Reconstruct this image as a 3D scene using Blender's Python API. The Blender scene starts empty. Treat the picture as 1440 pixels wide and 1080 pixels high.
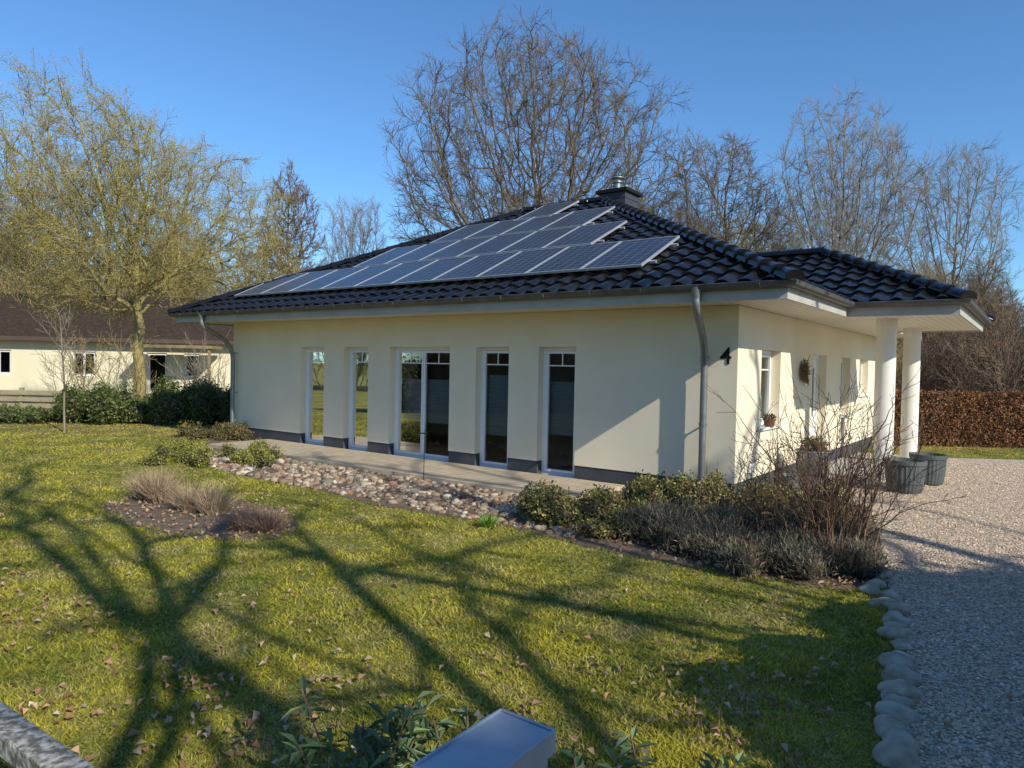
import bpy, bmesh, math, random
import numpy as np
from mathutils import Vector, Matrix
random.seed(7); rng=np.random.default_rng(7)
sc=bpy.context.scene
COL=sc.collection
# ------------------------------------------------------------ helpers
def link(ob,parent=None):
    COL.objects.link(ob)
    if parent is not None: ob.parent=parent
    return ob
def empty(name,loc=(0,0,0),rz=0):
    e=bpy.data.objects.new(name,None); e.empty_display_size=.2
    e.location=loc; e.rotation_euler=(0,0,rz); COL.objects.link(e); return e
def norm(a): return a/(np.linalg.norm(a,axis=-1,keepdims=True)+1e-9)
def np_mesh(name,V,F,mat,parent=None,smooth=False,col=None):
    V=np.ascontiguousarray(V,dtype=np.float32); F=np.ascontiguousarray(F,dtype=np.int32)
    M,k=F.shape
    me=bpy.data.meshes.new(name)
    me.vertices.add(len(V)); me.vertices.foreach_set('co',V.ravel())
    me.loops.add(M*k); me.loops.foreach_set('vertex_index',F.ravel())
    me.polygons.add(M); me.polygons.foreach_set('loop_start',np.arange(0,M*k,k,dtype=np.int32))
    me.polygons.foreach_set('use_smooth',np.full(M,smooth,dtype=bool))
    me.update(calc_edges=True)
    if col is not None:
        c=np.ones((len(V),4),dtype=np.float32); c[:,:3]=col
        a=me.color_attributes.new('Col','FLOAT_COLOR','POINT'); a.data.foreach_set('color',c.ravel())
    me.materials.append(mat)
    ob=bpy.data.objects.new(name,me)
    return link(ob,parent)
class MB:
    def __init__(s): s.v=[];s.f=[];s.m=[];s.uv={}
    def add(s,vs,fs,m=0):
        o=len(s.v); s.v+= [tuple(v) for v in vs]
        for f in fs: s.f.append(tuple(i+o for i in f)); s.m.append(m)
    def box(s,x0,x1,y0,y1,z0,z1,m=0,mp=None):
        vs=[(x,y,z) for z in (z0,z1) for y in (y0,y1) for x in (x0,x1)]
        if mp: vs=[mp(*v) for v in vs]
        s.add(vs,[(0,2,3,1),(4,5,7,6),(0,1,5,4),(2,6,7,3),(0,4,6,2),(1,3,7,5)],m)
    def quad(s,a,b,c,d,m=0): s.add([a,b,c,d],[(0,1,2,3)],m)
    def tube(s,pts,r,n=10,m=0,cap=True):
        pts=[Vector(p) for p in pts]; rs=r if isinstance(r,(list,tuple)) else [r]*len(pts)
        vs=[];a=None
        for i,p in enumerate(pts):
            t=(pts[min(i+1,len(pts)-1)]-pts[max(i-1,0)]).normalized()
            if a is None:
                a=t.cross(Vector((0,0,1)) if abs(t.z)<.9 else Vector((1,0,0))).normalized()
            else: a=(a-t*a.dot(t)).normalized()
            b=t.cross(a)
            for k in range(n):
                th=2*math.pi*k/n; vs.append(p+rs[i]*(a*math.cos(th)+b*math.sin(th)))
        fs=[]
        for i in range(len(pts)-1):
            for k in range(n):
                fs.append((i*n+k,i*n+(k+1)%n,(i+1)*n+(k+1)%n,(i+1)*n+k))
        if cap: fs.append(tuple(range(n))); fs.append(tuple((len(pts)-1)*n+k for k in range(n)))
        s.add(vs,fs,m)
    def lathe(s,prof,c=(0,0,0),n=28,m=0,rib=0,nr=0):
        vs=[];fs=[]
        for (r,z) in prof:
            for k in range(n):
                th=2*math.pi*k/n; rr=r*(1+rib*math.cos(nr*th)) if nr else r
                vs.append((c[0]+rr*math.cos(th),c[1]+rr*math.sin(th),c[2]+z))
        for i in range(len(prof)-1):
            for k in range(n): fs.append((i*n+k,i*n+(k+1)%n,(i+1)*n+(k+1)%n,(i+1)*n+k))
        s.add(vs,fs,m)
    def obj(s,name,mats,parent=None,smooth=False,bevel=0,angle=None):
        me=bpy.data.meshes.new(name); me.from_pydata(s.v,[],s.f)
        for m in (mats if isinstance(mats,(list,tuple)) else [mats]): me.materials.append(m)
        me.polygons.foreach_set('material_index',s.m)
        bm=bmesh.new(); bm.from_mesh(me); bmesh.ops.recalc_face_normals(bm,faces=bm.faces); bm.to_mesh(me); bm.free()
        if smooth:
            me.polygons.foreach_set('use_smooth',[True]*len(me.polygons))
            try: me.set_sharp_from_angle(angle=math.radians(angle or 40))
            except Exception: pass
        ob=bpy.data.objects.new(name,me); link(ob,parent)
        if bevel:
            b=ob.modifiers.new('bev','BEVEL'); b.width=bevel; b.segments=2; b.limit_method='ANGLE'
        return ob
# ------------------------------------------------------------ materials
def newmat(name):
    m=bpy.data.materials.new(name); m.use_nodes=True
    nt=m.node_tree; b=nt.nodes['Principled BSDF']; return m,nt,b
def mat(name,c1,c2=None,scale=4,rough=.8,metal=0,spec=.5,bump=None,detail=6,mid=.5,wid=.25,coat=0,rv=0):
    m,nt,b=newmat(name); N=nt.nodes; L=nt.links
    b.inputs['Roughness'].default_value=rough; b.inputs['Metallic'].default_value=metal
    b.inputs['Specular IOR Level'].default_value=spec; b.inputs['Coat Weight'].default_value=coat
    b.inputs['Base Color'].default_value=(*c1,1)
    tc=N.new('ShaderNodeTexCoord')
    if c2:
        n=N.new('ShaderNodeTexNoise'); n.inputs['Scale'].default_value=scale; n.inputs['Detail'].default_value=detail
        L.new(tc.outputs['Object'],n.inputs['Vector'])
        r=N.new('ShaderNodeValToRGB'); e=r.color_ramp.elements
        e[0].position=mid-wid; e[0].color=(*c1,1); e[1].position=mid+wid; e[1].color=(*c2,1)
        L.new(n.outputs['Fac'],r.inputs['Fac']); L.new(r.outputs['Color'],b.inputs['Base Color'])
        if rv:
            mr=N.new('ShaderNodeMapRange'); mr.inputs['To Min'].default_value=rough-rv; mr.inputs['To Max'].default_value=rough+rv
            L.new(n.outputs['Fac'],mr.inputs['Value']); L.new(mr.outputs['Result'],b.inputs['Roughness'])
    if bump:
        n2=N.new('ShaderNodeTexNoise'); n2.inputs['Scale'].default_value=bump[0]; n2.inputs['Detail'].default_value=8
        L.new(tc.outputs['Object'],n2.inputs['Vector'])
        bp=N.new('ShaderNodeBump'); bp.inputs['Strength'].default_value=bump[1]; bp.inputs['Distance'].default_value=bump[2]
        L.new(n2.outputs['Fac'],bp.inputs['Height']); L.new(bp.outputs['Normal'],b.inputs['Normal'])
    return m
def colmat(name,rough=.7,spec=.3,transl=0,tc=1):
    m,nt,b=newmat(name); N=nt.nodes; L=nt.links
    a=N.new('ShaderNodeVertexColor'); a.layer_name='Col'
    L.new(a.outputs['Color'],b.inputs['Base Color'])
    b.inputs['Roughness'].default_value=rough; b.inputs['Specular IOR Level'].default_value=spec
    if transl:
        t=N.new('ShaderNodeBsdfTranslucent'); mx=N.new('ShaderNodeMixShader'); mx.inputs[0].default_value=transl
        L.new(a.outputs['Color'],t.inputs['Color']); L.new(b.outputs[0],mx.inputs[1]); L.new(t.outputs[0],mx.inputs[2])
        L.new(mx.outputs[0],N['Material Output'].inputs['Surface'])
    return m
def linemat(name,c1,c2,axis,period,width,rough=.7,bump=.4,noise=.25):
    m,nt,b=newmat(name); N=nt.nodes; L=nt.links
    tc=N.new('ShaderNodeTexCoord'); sp=N.new('ShaderNodeSeparateXYZ'); L.new(tc.outputs['Object'],sp.inputs[0])
    d=N.new('ShaderNodeMath'); d.operation='DIVIDE'; d.inputs[1].default_value=period; L.new(sp.outputs[axis],d.inputs[0])
    fr=N.new('ShaderNodeMath'); fr.operation='FRACT'; L.new(d.outputs[0],fr.inputs[0])
    gt=N.new('ShaderNodeMath'); gt.operation='GREATER_THAN'; gt.inputs[1].default_value=width/period; L.new(fr.outputs[0],gt.inputs[0])
    n=N.new('ShaderNodeTexNoise'); n.inputs['Scale'].default_value=5; n.inputs['Detail'].default_value=8; L.new(tc.outputs['Object'],n.inputs['Vector'])
    mx=N.new('ShaderNodeMix'); mx.data_type='RGBA'; mx.inputs[6].default_value=(*[c*(1-noise) for c in c1],1); mx.inputs[7].default_value=(*[min(1,c*(1+noise)) for c in c1],1)
    L.new(n.outputs['Fac'],mx.inputs[0])
    m2=N.new('ShaderNodeMix'); m2.data_type='RGBA'; m2.inputs[6].default_value=(*c2,1)
    L.new(gt.outputs[0],m2.inputs[0]); L.new(mx.outputs[2],m2.inputs[7]); L.new(m2.outputs[2],b.inputs['Base Color'])
    bp=N.new('ShaderNodeBump'); bp.inputs['Strength'].default_value=bump; bp.inputs['Distance'].default_value=.01
    L.new(gt.outputs[0],bp.inputs['Height']); L.new(bp.outputs['Normal'],b.inputs['Normal'])
    b.inputs['Roughness'].default_value=rough
    return m
M_stucco=mat('stucco_cream',(.82,.725,.53),(.89,.80,.61),scale=1.3,rough=.92,bump=(150,.7,.008),spec=.2)
M_plinth=mat('plinth_anthracite',(.045,.05,.06),(.07,.075,.085),scale=3,rough=.85,bump=(150,.4,.004))
M_tile=mat('glazed_roof_tile',(.006,.006,.006),(.017,.015,.014),scale=2.2,rough=.20,spec=.38,rv=.07)
M_zinc=mat('zinc',(.22,.23,.24),(.32,.33,.34),scale=6,rough=.45,metal=.7,rv=.1)
M_gut=mat('gutter_zinc',(.10,.10,.105),(.19,.19,.195),scale=5,rough=.5,metal=.5,rv=.1)
M_fascia=mat('fascia_paint',(.38,.36,.32),(.50,.47,.42),scale=3,rough=.6)
M_soffit=linemat('soffit_boards',(.72,.66,.54),(.28,.24,.18),0,.12,.008,rough=.6,noise=.08)
M_white=mat('white_upvc',(.84,.84,.83),(.80,.80,.79),scale=3,rough=.35)
M_col=mat('column_plaster',(.80,.77,.70),(.72,.69,.62),scale=2,rough=.8,bump=(90,.2,.003))
M_black=mat('black_metal',(.012,.012,.012),rough=.7,spec=.2)
M_alu=mat('panel_aluminium',(.72,.73,.75),(.62,.63,.65),scale=9,rough=.35,metal=.6)
M_slate=mat('chimney_slate',(.035,.035,.04),(.06,.06,.065),scale=7,rough=.55)
M_terr=linemat('terrace_planks',(.50,.41,.29),(.12,.09,.06),1,.145,.014,rough=.85,noise=.4)
M_blind=mat('pleated_blind',(.33,.34,.33),(.26,.27,.27),scale=2,rough=.9)
M_floor=mat('wood_floor',(.22,.12,.055),(.14,.08,.04),scale=3,rough=.5)
M_potgray=mat('pot_gray',(.055,.065,.065),(.11,.12,.12),scale=8,rough=.75)
M_terra=mat('basket_brown',(.22,.10,.05),(.13,.06,.035),scale=18,rough=.9)
M_soil=mat('soil',(.095,.065,.042),(.22,.155,.10),scale=9,rough=1,bump=(30,.8,.03))
M_wood=mat('weathered_wood',(.38,.32,.19),(.26,.22,.13),scale=6,rough=.9)
M_moss=mat('lichened_rail',(.13,.12,.10),(.50,.47,.40),scale=30,rough=.95,mid=.52,wid=.10,bump=(60,.8,.01))
M_galv=mat('galvanised_steel',(.34,.38,.43),(.46,.50,.55),scale=14,rough=.45,metal=.65,rv=.12)
M_leaf=colmat('leaf',rough=.5,spec=.4,transl=.2)
M_grass=colmat('grass_blades',rough=.85,spec=.08,transl=.35)
M_peb=colmat('stones',rough=.9,spec=.2)
M_dry=colmat('dry_leaf',rough=.85,spec=.15,transl=.15)
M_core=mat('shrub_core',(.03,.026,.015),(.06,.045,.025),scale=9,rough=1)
def bark(n,c1,c2): return mat(n,c1,c2,scale=2.5,rough=.95,spec=.15,bump=(14,.7,.05))
B_oak=bark('oak_bark',(.11,.083,.055),(.22,.17,.11))
B_yel=bark('lichen_bark',(.20,.16,.075),(.44,.36,.15))
B_gry=bark('grey_bark',(.19,.16,.12),(.33,.285,.215))
B_brn=bark('brown_bark',(.14,.095,.065),(.24,.17,.115))
B_och=bark('ochre_bark',(.25,.19,.09),(.43,.34,.16))
B_rose=bark('rose_stem',(.16,.09,.06),(.26,.17,.10))
def glassmat():
    m,nt,b=newmat('window_glass'); N=nt.nodes; L=nt.links
    t=N.new('ShaderNodeBsdfTransparent'); t.inputs[0].default_value=(.70,.75,.74,1)
    g=N.new('ShaderNodeBsdfGlossy'); g.inputs['Roughness'].default_value=.01; g.inputs[0].default_value=(.8,.82,.82,1)
    f=N.new('ShaderNodeFresnel'); f.inputs[0].default_value=1.40
    mx=N.new('ShaderNodeMixShader'); L.new(f.outputs[0],mx.inputs[0]); L.new(t.outputs[0],mx.inputs[1]); L.new(g.outputs[0],mx.inputs[2])
    L.new(mx.outputs[0],N['Material Output'].inputs['Surface']); return m
M_glass=glassmat()
def panelmat():
    m,nt,b=newmat('solar_cells'); N=nt.nodes; L=nt.links
    uv=N.new('ShaderNodeUVMap'); uv.uv_map='UV'; sp=N.new('ShaderNodeSeparateXYZ'); L.new(uv.outputs[0],sp.inputs[0])
    def line(out,n,w):
        a=N.new('ShaderNodeMath');a.operation='MULTIPLY';a.inputs[1].default_value=n;L.new(out,a.inputs[0])
        f=N.new('ShaderNodeMath');f.operation='FRACT';L.new(a.outputs[0],f.inputs[0])
        s=N.new('ShaderNodeMath');s.operation='SUBTRACT';s.inputs[1].default_value=.5;L.new(f.outputs[0],s.inputs[0])
        ab=N.new('ShaderNodeMath');ab.operation='ABSOLUTE';L.new(s.outputs[0],ab.inputs[0])
        g=N.new('ShaderNodeMath');g.operation='GREATER_THAN';g.inputs[1].default_value=.5-w;L.new(ab.outputs[0],g.inputs[0]); return g
    l1=line(sp.outputs[0],6,.022); l2=line(sp.outputs[1],10,.022); l3=line(sp.outputs[0],18,.03)
    mx=N.new('ShaderNodeMath');mx.operation='MAXIMUM';L.new(l1.outputs[0],mx.inputs[0]);L.new(l2.outputs[0],mx.inputs[1])
    tc=N.new('ShaderNodeTexCoord'); v=N.new('ShaderNodeTexNoise'); v.inputs['Scale'].default_value=3; L.new(tc.outputs['Object'],v.inputs['Vector'])
    c=N.new('ShaderNodeMix');c.data_type='RGBA';c.inputs[6].default_value=(.014,.017,.028,1);c.inputs[7].default_value=(.030,.037,.055,1);L.new(v.outputs['Fac'],c.inputs[0])
    c3=N.new('ShaderNodeMix');c3.data_type='RGBA';c3.inputs[7].default_value=(.06,.066,.08,1);L.new(l3.outputs[0],c3.inputs[0]);L.new(c.outputs[2],c3.inputs[6])
    c2=N.new('ShaderNodeMix');c2.data_type='RGBA';c2.inputs[7].default_value=(.22,.235,.26,1);L.new(mx.outputs[0],c2.inputs[0]);L.new(c3.outputs[2],c2.inputs[6])
    L.new(c2.outputs[2],b.inputs['Base Color']); b.inputs['Roughness'].default_value=.22; b.inputs['Specular IOR Level'].default_value=.14
    return m
M_pv=panelmat()
# ------------------------------------------------------------ camera / light
CX,CY=3.14,9.90
def HW(x,y): return (CX+.802*x+.598*y, CY-.598*x+.802*y)
cam=bpy.data.cameras.new('camera'); co=bpy.data.objects.new('camera',cam); COL.objects.link(co)
cam.sensor_width=36; cam.lens=24.95; cam.clip_start=.05; cam.clip_end=3000
R=Matrix.Rotation(math.radians(90-1.43),3,'X')@Matrix.Rotation(math.radians(1.15),3,'Z')
co.rotation_euler=R.to_euler(); co.location=(0,0,1.865); sc.camera=co
az=math.atan2(.634,-.773); el=math.radians(31.8)
sd=Vector((math.sin(az)*math.cos(el),math.cos(az)*math.cos(el),math.sin(el)))
sl=bpy.data.lights.new('sun','SUN'); sl.energy=5; sl.angle=math.radians(.5); sl.color=(1,.94,.80)
so=bpy.data.objects.new('sun',sl); COL.objects.link(so); so.rotation_euler=sd.to_track_quat('Z','Y').to_euler()
w=bpy.data.worlds.new('World'); sc.world=w; w.use_nodes=True; wn=w.node_tree
bg=wn.nodes['Background']; st=wn.nodes.new('ShaderNodeTexSky')
st.sky_type='NISHITA'; st.sun_disc=False; st.sun_elevation=el; st.sun_rotation=az; st.air_density=1.0; st.dust_density=.2; st.ozone_density=1.5
tn=wn.nodes.new('ShaderNodeMix'); tn.data_type='RGBA'; tn.blend_type='MULTIPLY'; tn.inputs[0].default_value=1; tn.inputs[7].default_value=(.56,.87,1.16,1)
wn.links.new(st.outputs[0],tn.inputs[6]); wn.links.new(tn.outputs[2],bg.inputs[0]); bg.inputs[1].default_value=.15
sc.view_settings.view_transform='Standard'; sc.view_settings.look='None'; sc.view_settings.exposure=0
# ------------------------------------------------------------ noise / polygons
def noise2(x,y,s,seed):
    g=np.random.default_rng(seed); o=np.zeros_like(x)
    for i in range(7):
        a=g.uniform(0,6.28); k=g.uniform(.5,2.2)*6.28/s; p=g.uniform(0,6.28)
        o+=np.sin((x*math.cos(a)+y*math.sin(a))*k+p+1.3*np.sin((y*math.cos(a)-x*math.sin(a))*k*.7+p*2))
    return o/7*1.6
def pip(poly,x,y):
    ins=np.zeros(x.shape,bool); n=len(poly)
    for i in range(n):
        x0,y0=poly[i];x1,y1=poly[(i+1)%n]
        if y0==y1: continue
        c=((y0>y)!=(y1>y))&(x<(x1-x0)*(y-y0)/(y1-y0)+x0); ins^=c
    return ins
gravel=[(3.32,6.15),(3.02,5.4),(2.70,4.73),(2.22,3.93),(1.90,3.42),(1.3,2.5),(.6,1.6),(.3,1.0),(1,-4),(34,-4),(34,15.2),(18,15.4),(9.6,15.9),HW(0.01,8.5),HW(0.01,1.8),HW(.9,1.4),(4.9,9.6),(4.3,8.2)]
bed=[HW(-12.6,0),HW(-12.6,-.5),HW(-11,-1.6),HW(-9.6,-2.3),HW(-8.7,-2.95),HW(-7.0,-3.25),HW(-5,-3.2),HW(-3.5,-3.45),HW(-2.2,-3.25),HW(-1.1,-3.3),(.8,7.35),(1.26,7.0),(2.1,6.4),(2.8,6.05),(3.32,6.15),(4.3,8.2),(4.9,9.6),HW(.9,1.4),HW(0.01,1.8),HW(0.01,0)]
isl=[(-3.75+1.75*math.cos(t)*.76-.85*math.sin(t)*.65*(1+.12*math.sin(3*t)), 8.55-1.75*math.cos(t)*.65-.85*math.sin(t)*.76) for t in np.linspace(0,6.283,24,endpoint=False)]
house_poly=[HW(-12.5,0),HW(0,0),HW(0,10.2),HW(-12.5,10.2)]
# ------------------------------------------------------------ ground
def groundmat():
    m,nt,b=newmat('lawn_soil'); N=nt.nodes; L=nt.links
    tc=N.new('ShaderNodeTexCoord')
    def nz(s,d=6):
        n=N.new('ShaderNodeTexNoise'); n.inputs['Scale'].default_value=s; n.inputs['Detail'].default_value=d; L.new(tc.outputs['Object'],n.inputs['Vector']); return n
    def ramp(n,a,ca,b_,cb):
        r=N.new('ShaderNodeValToRGB'); e=r.color_ramp.elements; e[0].position=a;e[0].color=(*ca,1);e[1].position=b_;e[1].color=(*cb,1); L.new(n.outputs['Fac'],r.inputs['Fac']); return r
    r1=ramp(nz(.9),.38,(.15,.16,.03),.62,(.34,.31,.06))
    r2=ramp(nz(14,10),.35,(.08,.07,.03),.7,(.38,.33,.13))
    mx=N.new('ShaderNodeMix');mx.data_type='RGBA';mx.inputs[0].default_value=.4;L.new(r1.outputs[0],mx.inputs[6]);L.new(r2.outputs[0],mx.inputs[7])
    gm=N.new('ShaderNodeNewGeometry'); sp=N.new('ShaderNodeSeparateXYZ'); L.new(gm.outputs['Position'],sp.inputs[0])
    mr=N.new('ShaderNodeMapRange'); mr.inputs['From Min'].default_value=16.5; mr.inputs['From Max'].default_value=19; L.new(sp.outputs[1],mr.inputs['Value'])
    r3=ramp(nz(3,8),.35,(.17,.13,.07),.65,(.34,.26,.15))
    m3=N.new('ShaderNodeMix');m3.data_type='RGBA';L.new(mr.outputs[0],m3.inputs[0]);L.new(mx.outputs[2],m3.inputs[6]);L.new(r3.outputs[0],m3.inputs[7])
    L.new(m3.outputs[2],b.inputs['Base Color']); b.inputs['Roughness'].default_value=1; b.inputs['Specular IOR Level'].default_value=.1
    bp=N.new('ShaderNodeBump'); bp.inputs['Strength'].default_value=.8; bp.inputs['Distance'].default_value=.03
    L.new(nz(40,10).outputs['Fac'],bp.inputs['Height']); L.new(bp.outputs['Normal'],b.inputs['Normal']); return m
g=MB(); S=1500
g.quad((-S,-S,0),(S,-S,0),(S,S,0),(-S,S,0)); g.obj('ground',groundmat())
def gravmat():
    m,nt,b=newmat('gravel'); N=nt.nodes; L=nt.links
    tc=N.new('ShaderNodeTexCoord'); v=N.new('ShaderNodeTexVoronoi'); v.inputs['Scale'].default_value=42; L.new(tc.outputs['Object'],v.inputs['Vector'])
    r=N.new('ShaderNodeValToRGB'); e=r.color_ramp.elements; e[0].position=.1;e[0].color=(.26,.20,.15,1);e[1].position=.9;e[1].color=(.68,.56,.43,1)
    s=N.new('ShaderNodeSeparateXYZ'); L.new(v.outputs['Color'],s.inputs[0]); L.new(s.outputs[0],r.inputs['Fac']); L.new(r.outputs[0],b.inputs['Base Color'])
    bp=N.new('ShaderNodeBump'); bp.inputs['Strength'].default_value=.9; bp.inputs['Distance'].default_value=.012; bp.invert=True
    L.new(v.outputs['Distance'],bp.inputs['Height']); L.new(bp.outputs['Normal'],b.inputs['Normal']); b.inputs['Roughness'].default_value=.95; return m
def sheet(name,poly,z,m):
    me=bpy.data.meshes.new(name); me.from_pydata([(x,y,z) for x,y in poly],[],[tuple(range(len(poly)))]); me.materials.append(m)
    ob=bpy.data.objects.new(name,me); link(ob); return ob
sheet('gravel_driveway',gravel,.008,gravmat())
sheet('garden_bed_soil',bed,.004,M_soil)
sheet('island_bed_soil',isl,.004,M_soil)
def lawn_mask(x,y):
    e=.10*noise2(x,y,.5,95)
    m=~pip(gravel,x,y)&~pip(bed,x+e,y+e)&~pip(house_poly,x,y)
    d=np.hypot((x+3.75)*.76-(y-8.55)*.65,((x+3.75)*.65+(y-8.55)*.76)*2.0)+.3*noise2(x,y,.6,91)
    return m&(d>1.5)
Ng=560000
u=rng.uniform(-.98,.98,Ng); y=np.exp(rng.uniform(math.log(2.2),math.log(24),Ng)); x=u*y
k=lawn_mask(x,y)&(noise2(x,y,.7,3)+rng.normal(0,.5,Ng)>-.85); x=x[k];y=y[k];n=len(x)
hgt=(.012+.018*rng.random(n))*(1+.45*noise2(x,y,2.5,11)); wd=.0018+.0009*y
th=rng.uniform(0,6.28,n); ln=rng.uniform(.5,1.8,n)*hgt; la=rng.uniform(0,6.28,n)
V=np.zeros((n,3,3)); V[:,0]=np.stack([x-np.cos(th)*wd,y-np.sin(th)*wd,np.zeros(n)],1); V[:,1]=np.stack([x+np.cos(th)*wd,y+np.sin(th)*wd,np.zeros(n)],1)
V[:,2]=np.stack([x+ln*np.cos(la),y+ln*np.sin(la),np.maximum(hgt,.008)],1)
f1=np.clip(.55+.8*noise2(x,y,2.4,5)+.4*noise2(x,y,.5,6)+rng.normal(0,.22,n),0,1)[:,None]
f2=np.clip(0.02+.55*noise2(x,y,1.3,8)+.3*noise2(x,y,.35,18)+rng.normal(0,.28,n),0,1)[:,None]
c=np.array([.21,.26,.04])*(1-f1)+np.array([.68,.60,.08])*f1
c=c*(1-f2)+np.array([.64,.52,.26])*f2
c=c*rng.uniform(.55,1.2,(n,1))
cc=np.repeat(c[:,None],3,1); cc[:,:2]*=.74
np_mesh('lawn_grass',V.reshape(-1,3),np.arange(3*n).reshape(n,3),M_grass,col=cc.reshape(-1,3))
# ------------------------------------------------------------ scatter utilities
def leaves(name,P,D,Nn,ln,wd,col,m,parent=None,fold=.25):
    n=len(P); D=norm(D); S_=norm(np.cross(D,Nn)); U=np.cross(S_,D)
    ln=np.broadcast_to(ln,(n,))[:,None]; wd=np.broadcast_to(wd,(n,))[:,None]
    V=np.zeros((n,4,3)); V[:,0]=P; V[:,2]=P+D*ln-U*ln*.12; mid=P+D*ln*.5+U*wd*fold
    V[:,1]=mid+S_*wd*.5; V[:,3]=mid-S_*wd*.5
    b=np.arange(n)[:,None]*4; F=np.concatenate([b+np.array([[0,1,2]]),b+np.array([[0,2,3]])])
    return np_mesh(name,V.reshape(-1,3),F,m,parent,col=np.repeat(col,4,0))
def pick(n,cols,jit=.2,g=rng):
    cols=np.array(cols); w=g.random((n,1)); a=cols[g.integers(0,len(cols),n)]; b=cols[g.integers(0,len(cols),n)]
    return (a*w+b*(1-w))*g.uniform(1-jit,1+jit,(n,1))
def cloud(name,blobs,n,ln,wd,cols,parent=None,m=M_leaf,shell=.55,up=.4,seed=1,dark=.45):
    g=np.random.default_rng(seed); blobs=np.array(blobs,float); vol=blobs[:,3]*blobs[:,4]*blobs[:,5]; vol=vol**.75
    i=g.choice(len(blobs),n,p=vol/vol.sum()); d=norm(g.normal(0,1,(n,3))); r=(shell+(1-shell)*g.random(n)**.6)*(1+g.normal(0,.13,n))
    P=blobs[i,:3]+d*r[:,None]*blobs[i,3:]; kp=P[:,2]>.01; P=P[kp]; d=d[kp]
    n=len(P); dd=norm(g.normal(0,1,(n,3))+np.array([0,0,up])+(d*.6 if up>1 else 0)); Nn=norm(g.normal(0,1,(n,3))+np.array([0,0,.8]))
    c=pick(n,cols,.25,g); q=np.clip(.5+.7*noise2(P[:,0]+P[:,2],P[:,1]-P[:,2],.5,seed+9),0,1)
    c=c*(dark+(1-dark)*1.3*q)[:,None]
    return leaves(name,P,dd,Nn,g.uniform(.7,1.3,n)*ln,g.uniform(.7,1.3,n)*wd,c,m,parent)
bmi=bmesh.new(); bmesh.ops.create_icosphere(bmi,subdivisions=2,radius=1); IV=np.array([v.co[:] for v in bmi.verts]); IF=np.array([[v.index for v in f.verts] for f in bmi.faces]); bmi.free()
bmi=bmesh.new(); bmesh.ops.create_icosphere(bmi,subdivisions=3,radius=1); IV3=np.array([v.co[:] for v in bmi.verts]); IF3=np.array([[v.index for v in f.verts] for f in bmi.faces]); bmi.free()
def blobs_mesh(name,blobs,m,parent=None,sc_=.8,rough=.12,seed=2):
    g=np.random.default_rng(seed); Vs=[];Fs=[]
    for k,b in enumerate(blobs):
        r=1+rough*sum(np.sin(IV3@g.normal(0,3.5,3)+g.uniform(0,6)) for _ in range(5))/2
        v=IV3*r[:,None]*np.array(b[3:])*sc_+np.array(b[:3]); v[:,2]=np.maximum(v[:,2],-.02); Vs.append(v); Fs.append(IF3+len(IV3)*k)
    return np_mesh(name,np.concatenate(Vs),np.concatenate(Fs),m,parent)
def rocks(name,P,s,col,flat=(.5,.8),seed=3,parent=None,m=M_peb,rough=.10,big=False):
    g=np.random.default_rng(seed); n=len(P); B,Fb=(IV3,IF3) if big else (IV,IF)
    sx=g.uniform(.75,1.25,(n,1));sy=g.uniform(.7,1.1,(n,1));sz=g.uniform(*flat,(n,1))
    r=np.ones((n,len(B)))
    for _ in range(5):
        kv=g.normal(0,1.8,(n,3)); r+=rough*np.sin(kv@B.T+g.uniform(0,6,(n,1)))
    V=B[None]*r[:,:,None]*np.stack([sx,sy,sz],-1)*np.broadcast_to(s,(n,))[:,None,None]
    a=g.uniform(0,6.28,n); ca,sa=np.cos(a)[:,None],np.sin(a)[:,None]
    X=V[...,0]*ca-V[...,1]*sa; Y=V[...,0]*sa+V[...,1]*ca
    V=np.stack([X,Y,V[...,2]],-1)+P[:,None]
    F=(Fb[None]+np.arange(n)[:,None,None]*len(B)).reshape(-1,3)
    return np_mesh(name,V.reshape(-1,3),F,m,parent,smooth=True,col=np.repeat(col,len(B),0))
def spikes(name,centers,rad,n,h,w_,cols,spread=.6,parent=None,seed=4,m=M_dry,base=.35):
    g=np.random.default_rng(seed); Vs=[];Fs=[];Cs=[];o=0
    for (cx,cy) in centers:
        hs=h*g.uniform(.8,1.15)
        a=g.uniform(0,6.28,n); r=rad*np.sqrt(g.random(n)); lean=spread*(r/rad)*g.uniform(.4,1.3,n)+g.normal(0,.15,n)
        hh=hs*g.uniform(.4,1.1,n)*(1-.25*(r/rad)**2); bx=cx+base*r*np.cos(a); by=cy+base*r*np.sin(a)
        ca=a+g.normal(0,.5,n); wa=g.uniform(0,6.28,n); V=np.zeros((n,4,2,3))
        for j,t in enumerate((0,.4,.75,1)):
            off=lean*hh*(t**1.5); zz=hh*t*(1-.18*t*np.abs(lean)); ww=w_*(1-.75*t)
            px=bx+off*np.cos(ca);py=by+off*np.sin(ca)
            V[:,j,0]=np.stack([px-ww*np.cos(wa),py-ww*np.sin(wa),zz],1);V[:,j,1]=np.stack([px+ww*np.cos(wa),py+ww*np.sin(wa),zz],1)
        idx=o+np.arange(n*8).reshape(n,4,2)
        Fs.append(np.stack([idx[:,:-1,0],idx[:,:-1,1],idx[:,1:,1],idx[:,1:,0]],-1).reshape(-1,4)); Vs.append(V.reshape(-1,3)); Cs.append(np.repeat(pick(n,cols,.3,g),8,0)); o+=n*8
    return np_mesh(name,np.concatenate(Vs),np.concatenate(Fs),m,parent,col=np.concatenate(Cs))
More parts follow.
